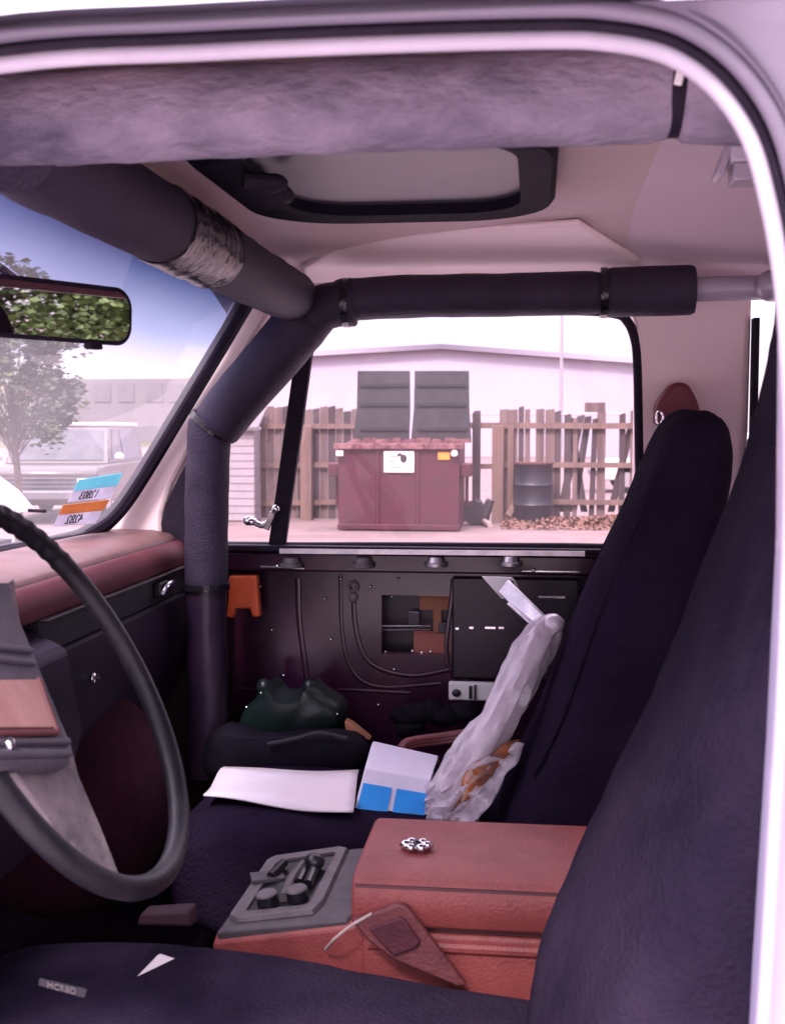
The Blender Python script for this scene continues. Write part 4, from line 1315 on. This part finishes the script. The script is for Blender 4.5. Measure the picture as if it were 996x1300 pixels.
# tag and paper corner on the driver's cushion
t = thing('sewn_tag', 'small pale lettered tag lying on the driver seat cushion', 'tag', P(81, 1254, Y=1.02))
bm = BM()
c4 = [P(x, y, Y=1.02) for x, y in ((51, 1242), (111, 1256), (108, 1266), (50, 1250))]
prism(bm, c4, (0, -.002, 0))
tag_o = obj('strip', bm, M['dash_strip'], t)
xd = c4[1]-c4[0]
text_obj('lettering', 'MCRBD', .0085, M['tray_light'], tag_o, (c4[0]+c4[1]+c4[2]+c4[3])/4+Vector((0, -.003, 0)), xd, Vector((0, -.1, 1)), .0006)
bm = BM()
prism(bm, [P(x, y, Y=1.22) for x, y in ((174, 1240), (200, 1213), (218, 1219))], (0, .01, -.003))
obj('paper_corner', bm, M['paper'], label='white paper corner sticking up beside the driver seat', cat='paper')
bm = BM()
prism(bm, [P(x, y, Y=1.30) for x, y in ((172, 1176), (178, 1160), (240, 1156), (244, 1178))], (0, .03, -.002))
obj('buckle', bm, M['maroon_dark'], bevel=.004, label='dull brown buckle on the floor below the steering wheel', cat='buckle')

# ------------------------------------------------------------------ centre console
c = thing('centre_console', 'terracotta red centre console with padded lid and grey tray between the seats', 'console', (-.1, 1.5, .73))
cx0, cx1 = -.222, .16
def ext_x(prof, xa, xb, m, name, parent=c, bevel=.006, slope=0):
    bm = BM()
    loft(bm, [[(xa, y, z) for y, z in prof], [(xb, y, z+slope) for y, z in prof]])
    return obj(name, bm, m, parent, bevel=bevel, seg=3)
ext_x([(1.405, .80), (1.398, .955), (1.402, .984), (1.64, .984), (1.645, .80)], cx0+.012, cx1, M['console'], 'base')
ext_x([(1.408, .983), (1.41, .992), (1.63, .992), (1.63, .983)], cx0+.016, cx1, M['console_dark'], 'lid_gap', bevel=.001)
ext_x([(1.395, .992), (1.390, 1.012), (1.392, 1.036), (1.403, 1.050), (1.43, 1.056), (1.60, 1.056), (1.628, 1.05), (1.64, 1.03), (1.64, .992)], cx0, cx1, M['console'], 'lid', bevel=.005)
# rolled lip along the lid edge and rib along the base
bm = BM()
tube(bm, [(cx0+.004, 1.399, 1.0405), (cx1, 1.399, 1.0405)], .0038, 8)
obj('lid_welt', bm, M['console_dark'], c)
bm = BM()
tube(bm, [(cx0+.02, 1.402, .968), (cx1, 1.402, .968)], .008, 10)
obj('side_rib', bm, M['console'], c)
# low front section
bm = BM()
nl, nr = P(268, 1190, Y=1.412), P(475, 1168, Y=1.405)
fl = P(338, 1092, Y=1.60)
loft(bm, [[(nl.x, 1.412, .83), (nl.x, 1.412, nl.z-.006), (nl.x+.006, 1.43, nl.z), (nl.x+.01, 1.60, nl.z+.0), (nl.x+.01, 1.62, .83)],
          [(cx0+.03, 1.405, .80), (cx0+.03, 1.405, nr.z-.004), (cx0+.03, 1.42, nr.z+.003), (cx0+.03, 1.61, nr.z+.012), (cx0+.03, 1.62, .80)]])
obj('front_section', bm, M['console'], c, bevel=.006, seg=3)
# grey tray: outer plate with raised frame, dark well
def tr(px, py): 
    # plane of the tray
    a0, a1, a2 = P(276, 1181, Y=1.42), P(462, 1160, Y=1.42), P(470, 1078, Y=1.605)
    nn = (a1-a0).cross(a2-a0).normalized()
    dd = FW+RT*((px-W0/2)/FPX)-UP*((py-H0/2)/FPX)
    return CAM+dd*((a0-CAM).dot(nn)/dd.dot(nn)), nn
tn = tr(300, 1150)[1]
tn = tn if tn.z > 0 else -tn
bm = BM()
prism(bm, [tr(*p)[0] for p in ((274, 1184), (345, 1090), (372, 1085), (472, 1075), (462, 1140), (452, 1158), (440, 1168))], tn*-.014)
tp = obj('tray_plate', bm, M['tray'], c, bevel=.003, seg=2)
bm = BM()
fo = [(291, 1167), (301, 1173), (398, 1162), (412, 1148), (443, 1080), (434, 1078), (350, 1090), (340, 1095)]
fi = [(313, 1160), (318, 1161), (388, 1153), (395, 1148), (427, 1087), (422, 1086), (357, 1096), (350, 1101)]
lo_o = [tr(*p)[0]+tn*.001 for p in fo]; hi_o = [tr(*p)[0]+tn*.006+(tr(360, 1130)[0]-tr(*p)[0])*.03 for p in fo]
hi_i = [tr(*p)[0]+tn*.005 for p in fi]; lo_i = [tr(*p)[0]+tn*.0012 for p in fi]
loft(bm, [lo_o, hi_o, hi_i, lo_i], cap=False)
obj('tray_frame', bm, M['tray_light'], c, sharp=30)
bm = BM(); bm.faces.new([bm.verts.new(p+tn*.0) for p in lo_i]); obj('tray_well', bm, M['black'], c)
for px, py in ((341, 1150), (379, 1144)):
    q = tr(px, py)[0]+tn*.002
    bm = BM(); cyl(bm, q, q+tn*.015, .0145, .014, 20); o = obj('socket', bm, M['black'], c, bevel=.001)
    bm = BM(); cyl(bm, q+tn*.0145, q+tn*.0165, .0145, .0125, 20); obj('socket_cap', bm, M['tray_light'], o)
bm = BM(); tube(bm, [tr(362, 1146)[0]+tn*.006, tr(372, 1122)[0]+tn*.008, tr(386, 1102)[0]+tn*.008], [.008, .006, .004], 10); obj('lever', bm, M['tray_light'], c)
bm = BM()
for a_, b_ in (((380, 1128), (396, 1098)), ((392, 1130), (404, 1102)), ((345, 1120), (362, 1104))): tube(bm, [tr(*a_)[0]+tn*.008, tr(*b_)[0]+tn*.01], .0065, 10)
ball(bm, tr(402, 1106)[0]+tn*.014, .014, (1, 1, .8))
obj('toggle', bm, M['black'], c)
bm = BM(); box(bm, tr(340, 1118)[0]+tn*.005, (.045, .03, .006), Matrix.Rotation(R(20), 3, 'Z')); obj('toggle_plate', bm, M['tray'], c, bevel=.001)
# chrome ornament on the lid
t = thing('chrome_ornament', 'small chrome cluster ornament on the console lid', 'ornament', P(529, 1078, Z=1.057))
bm = BM()
q = t.location.copy()
for a_, r_ in ((0, .008), (60, .0075), (125, .008), (185, .009), (240, .0075), (300, .008)): ball(bm, q+Vector((.0135*math.cos(R(a_)), .012*math.sin(R(a_)), .005)), r_, (1, .8, .75))
obj('petals', bm, M['chrome'], t)
bm = BM(); ball(bm, q+Vector((0, 0, .006)), .006); obj('centre', bm, M['black'], t)
# leather pouch on a cord against the console's side
t = thing('leather_pouch', 'square maroon leather pouch on a pale cord against the console side', 'pouch', P(510, 1215, Y=1.375))
Yq = 1.375
bm = BM()
prism(bm, [P(x, y, Y=Yq+o_) for x, y, o_ in ((446, 1170, 0), (506, 1148, .0), (516, 1152, 0), (592, 1252, -.008), (580, 1254, -.008), (500, 1220, -.004), (468, 1196, 0))], (0, .012, 0))
obj('flap', bm, M['pouch'], t, bevel=.003)
bm = BM()
prism(bm, [P(x, y, Y=Yq-.003) for x, y in ((468, 1178), (508, 1163), (514, 1166), (534, 1194), (528, 1202), (500, 1212))], (0, -.006, 0))
obj('patch', bm, M['pouch_in'], t, bevel=.002)
bm = BM(); tube(bm, smooth_path([P(413, 1206, Y=Yq+.02), P(425, 1192, Y=Yq), P(445, 1176, Y=Yq), P(462, 1166, Y=Yq), P(472, 1160, Y=Yq)], 5), .0021, 8); obj('cord', bm, M['cord'], t)

# ------------------------------------------------------------------ things on the passenger seat
bm = BM()
ys = 1.0
rows = []
for i in range(16):
    f = i/15
    top = P(284+(455-284)*f, 971+6*f+3*math.sin(f*5)+ (0), Z=1.026)
    bot = P(258+(448-258)*f, 1009+20*f, Z=1.024)
    rows.append([top.lerp(bot, k/6)+Vector((0, 0, .004*math.sin(k*1.2+f*6)-.003*abs(k-3)/3)) for k in range(7)])
sheet(bm, rows)
o = obj('paper_strip', bm, M['paper'], label='long white paper strip lying across the passenger seat', cat='paper')
so = o.modifiers.new('s', 'SOLIDIFY'); so.thickness = .003
bm = BM()
q = P(370, 1016, Z=1.030); ball(bm, q, .012, (1.3, .4, .12))
t = thing('flat_packet', 'white packet with two bright blue squares on the passenger seat', 'packet', P(490, 1040, Y=1.80))
bm.free()
bm = BM()
f0, f1, f2, f3 = P(448, 1032, Y=1.80), P(540, 1046, Y=1.80), P(546, 990, Y=1.84), P(463, 975, Y=1.84)
b0, b1 = P(472, 943, Y=1.93), P(556, 962, Y=1.93)
bm2 = BM()
loft(bm2, [[f0, f1, f1+Vector((0, .1, -.01)), f0+Vector((0, .1, -.01))], [f3, f2, f2+Vector((.0, .07, 0)), f3+Vector((0, .07, 0))], [b0, b1, b1+Vector((0, .012, 0)), b0+Vector((0, .012, 0))]])
obj('sleeve', bm2, M['card'], t, bevel=.003)
bm.free()
def quad_on(p00, p10, p11, p01, name, m, parent, off=.0015):
    bm = BM()
    nn = (p10-p00).cross(p01-p00).normalized()
    nn = nn if nn.y < 0 else -nn
    prism(bm, [p+nn*off for p in (p00, p10, p11, p01)], nn*.0015)
    return obj(name, bm, m, parent)
L_ = lambda a, b, f: a.lerp(b, f)
def fpt(u, v): return L_(L_(f0, f1, u), L_(f3, f2, u), v)
for u0, u1 in ((.04, .46), (.53, .97)):
    quad_on(fpt(u0, .03), fpt(u1, .03), fpt(u1, .66), fpt(u0, .66), 'blue_square', M['blue'], t)
# plastic wrapped steel arm
t = thing('wrapped_arm', 'steel window regulator arm wrapped in clouded plastic leaning on the passenger seat', 'metal arm', P(560, 1035, Y=1.83))
bm = BM()
path = smooth_path([P(556, 1042, Y=1.82), P(572, 1004, Y=1.84), P(600, 962, Y=1.87), P(632, 915, Y=1.89), P(655, 868, Y=1.91), P(674, 828, Y=1.93), P(691, 802, Y=1.95), P(698, 786, Y=1.96)], 8)
prof = [.024, .034, .034, .031, .030, .031, .025, .016]
rr = []
for i in range(len(path)):
    f = i/(len(path)-1)*7
    k = min(6, int(f)); rr.append(prof[k]+(prof[k+1]-prof[k])*(f-k))
rg = tube(bm, path, rr, 36)
for i, ring in enumerate(rg):
    for k, v in enumerate(ring):
        f = noise.noise(Vector((k*.55, i*.10, 1.5)))*.30+noise.noise(Vector((k*.3+i*.22, i*.30, 7)))*.16
        v.co = path[i]+(v.co-path[i])*(1+f)
wobble(bm, .003, 22, 2)
obj('plastic_wrap', bm, M['plastic_clear'], t, sharp=50)
bm = BM(); tube(bm, path, [k*.72 for k in rr], 24); obj('inner_roll', bm, M['roll'], t)
bm = BM()
path = smooth_path([P(575, 1035, Y=1.80), P(605, 985, Y=1.83), P(640, 955, Y=1.86), P(660, 940, Y=1.9)], 8)
tube(bm, path, [.017*math.sin(PI*(.15+.8*i/24)) for i in range(25)], 20)
wobble(bm, .007, 26, 6)
obj('amber_wrap', bm, M['plastic_amber'], t, sharp=70)
bm = BM()
strip(bm, [P(690, 795, Y=1.97), P(640, 745, Y=2.05)], (0, 1, 0), .012, .028)
strip(bm, [P(674, 792, Y=1.965), P(644, 766, Y=2.02)], (0, 1, 0), .004, .006)
arm = obj('steel_arm', bm, M['steel'], t, bevel=.003)
bm = BM()
prism(bm, [P(x, y, Y=2.06) for x, y in ((611, 732), (650, 733), (655, 740), (660, 752), (645, 762), (636, 760))], (0, .006, 0))
obj('end_plate', bm, M['white'], t, bevel=.002)
bm = BM(); strip(bm, [P(651, 738, Y=2.055), P(643, 748, Y=2.055)], (0, 1, 0), .004, .006); obj('slot_or_glint', bm, M['black'], arm)
bm = BM(); ball(bm, P(700, 792, Y=1.95), .022, (1, 1, .8)); wobble(bm, .006, 40, 8); obj('wrap_knot', bm, M['plastic_white'], t)
# loose crumpled plastic around its foot
bm = BM()
cr = [P(538, 1000, Y=1.84), P(612, 945, Y=1.88), P(668, 948, Y=1.86), P(606, 1046, Y=1.78)]
c2_ = P(543, 1044, Y=1.79)
rows = []
for i in range(22):
    f = i/21
    l, r_ = cr[0].lerp(c2_, f), (cr[2].lerp(cr[3], f))
    top = cr[1].lerp((c2_+cr[3])/2, f)
    row = []
    for k in range(22):
        g = k/21
        p = (1-g)**2*l+2*g*(1-g)*top+g*g*r_
        q = Vector((k*.31, i*.31, 4))
        p = p+Vector((0, -.020, .008))*(abs(noise.noise(q*.55))*2.2+abs(noise.noise(q*1.1))*.7) + Vector((noise.noise(q*.7), 0, noise.noise(q*.6+Vector((5, 0, 0)))))*.007
        row.append(p)
    rows.append(row)
sheet(bm, rows)
o = obj('loose_plastic', bm, M['plastic_clear'], t, sharp=28)
so = o.modifiers.new('s', 'SOLIDIFY'); so.thickness = .0015
# maroon belt coil behind the wrap
bm = BM()
for k in range(3):
    tube(bm, smooth_path([P(508, 960-5*k, Y=1.97), P(520, 948-4*k, Y=1.99), P(560, 942-4*k, Y=2.02), P(600, 936-4*k, Y=2.02)], 6), .008, 8, flat=.6)
tube(bm, smooth_path([P(508, 960, Y=1.97), P(512, 968, Y=1.95), P(530, 972, Y=1.94), P(556, 966, Y=1.95)], 6), .008, 8, flat=.6)
obj('belt_coil', bm, M['pouch'], label='coiled maroon belt webbing behind the white packet', cat='belt')
# wedge of wood
bm = BM()
prism(bm, [P(x, y, Y=2.06) for x, y in ((437, 916), (445, 920), (470, 940), (440, 938))], (0, .03, 0))
obj('wood_wedge', bm, M['wood'], bevel=.002, label='small tan wooden wedge beyond the white packet', cat='wedge')
# dark bag in the footwell and green vinyl bundle by the door
def bundle(name, label, cat, pts, Y, m, depth, amp, seed, knobs=(), glint_beads=()):
    t = thing(name, label, cat, (P(pts[0][0], pts[0][1], Y=Y).x, Y+depth/2, P(350, 990, Y=Y).z))
    bm = BM()
    c_ = [P(x, y, Y=Y) for x, y in pts]
    ctr = sum(c_, Vector())/len(c_)
    rings = []
    for f, s in ((0, .80), (.12, .96), (.5, 1.0), (.88, .95), (1, .8)):
        rings.append([ctr+(p-ctr)*s+Vector((0, depth*f, 0)) for p in smooth_path(c_, 3, closed=True)])
    loft(bm, rings)
    wobble(bm, amp, 17, seed); wobble(bm, amp*.5, 45, seed+1)
    o = obj('cover', bm, m, t, sharp=70)
    for kx, ky in knobs:
        bm = BM(); q = P(kx, ky, Y=Y+depth*.4); ball(bm, q, .014, (1, 1, 1.1)); cyl(bm, q, q-Vector((0, 0, .05)), .009, .02, 12)
        obj('knob', bm, m, t)
    for kx, ky in glint_beads:  # chrome beads paint bright glints onto the bundle
        bm = BM(); ball(bm, P(kx, ky, Y=Y-.004), .0026, u=8, v=6)
        obj('glint_bead', bm, M['chrome'], t)
    return t
bundle('vinyl_bundle', 'dark green vinyl bundle with two knobs in the passenger footwell', 'bundle', [(300, 915), (322, 890), (335, 872), (346, 888), (382, 886), (393, 872), (404, 884), (432, 908), (426, 930), (366, 945), (300, 940)], 2.08, M['green_tarp'], .12, .005, 3, ((335, 872), (393, 872)), ((331, 880), (313, 898), (428, 907), (279, 932)))
bundle('black_bag', 'black shiny bag slumped at the front of the passenger seat', 'bag', [(255, 950), (280, 928), (330, 938), (400, 934), (450, 940), (470, 965), (440, 985), (350, 990), (262, 990)], 2.0, M['black_bag'], .07, .007, 8)
bm = BM()
tube(bm, smooth_path([P(340, 945, Y=1.99), P(375, 938, Y=1.985), P(405, 931, Y=1.985), P(440, 938, Y=1.99)], 6), .004, 8)
obj('hose', bm, M['dash_strip'], label='thin dark hose lying over the black bag', cat='hose')
bm = BM()
for k, (x, y) in enumerate(((513, 912), (530, 905), (550, 902), (565, 908), (588, 905), (520, 925))):
    ball(bm, P(x, y, Y=2.15), .026, (1.2, .8, .8)); 
wobble(bm, .01, 30, 2)
obj('door_wiring', bm, M['black_bag'], label='clump of black shiny wiring at the bottom of the bare door', cat='wiring')
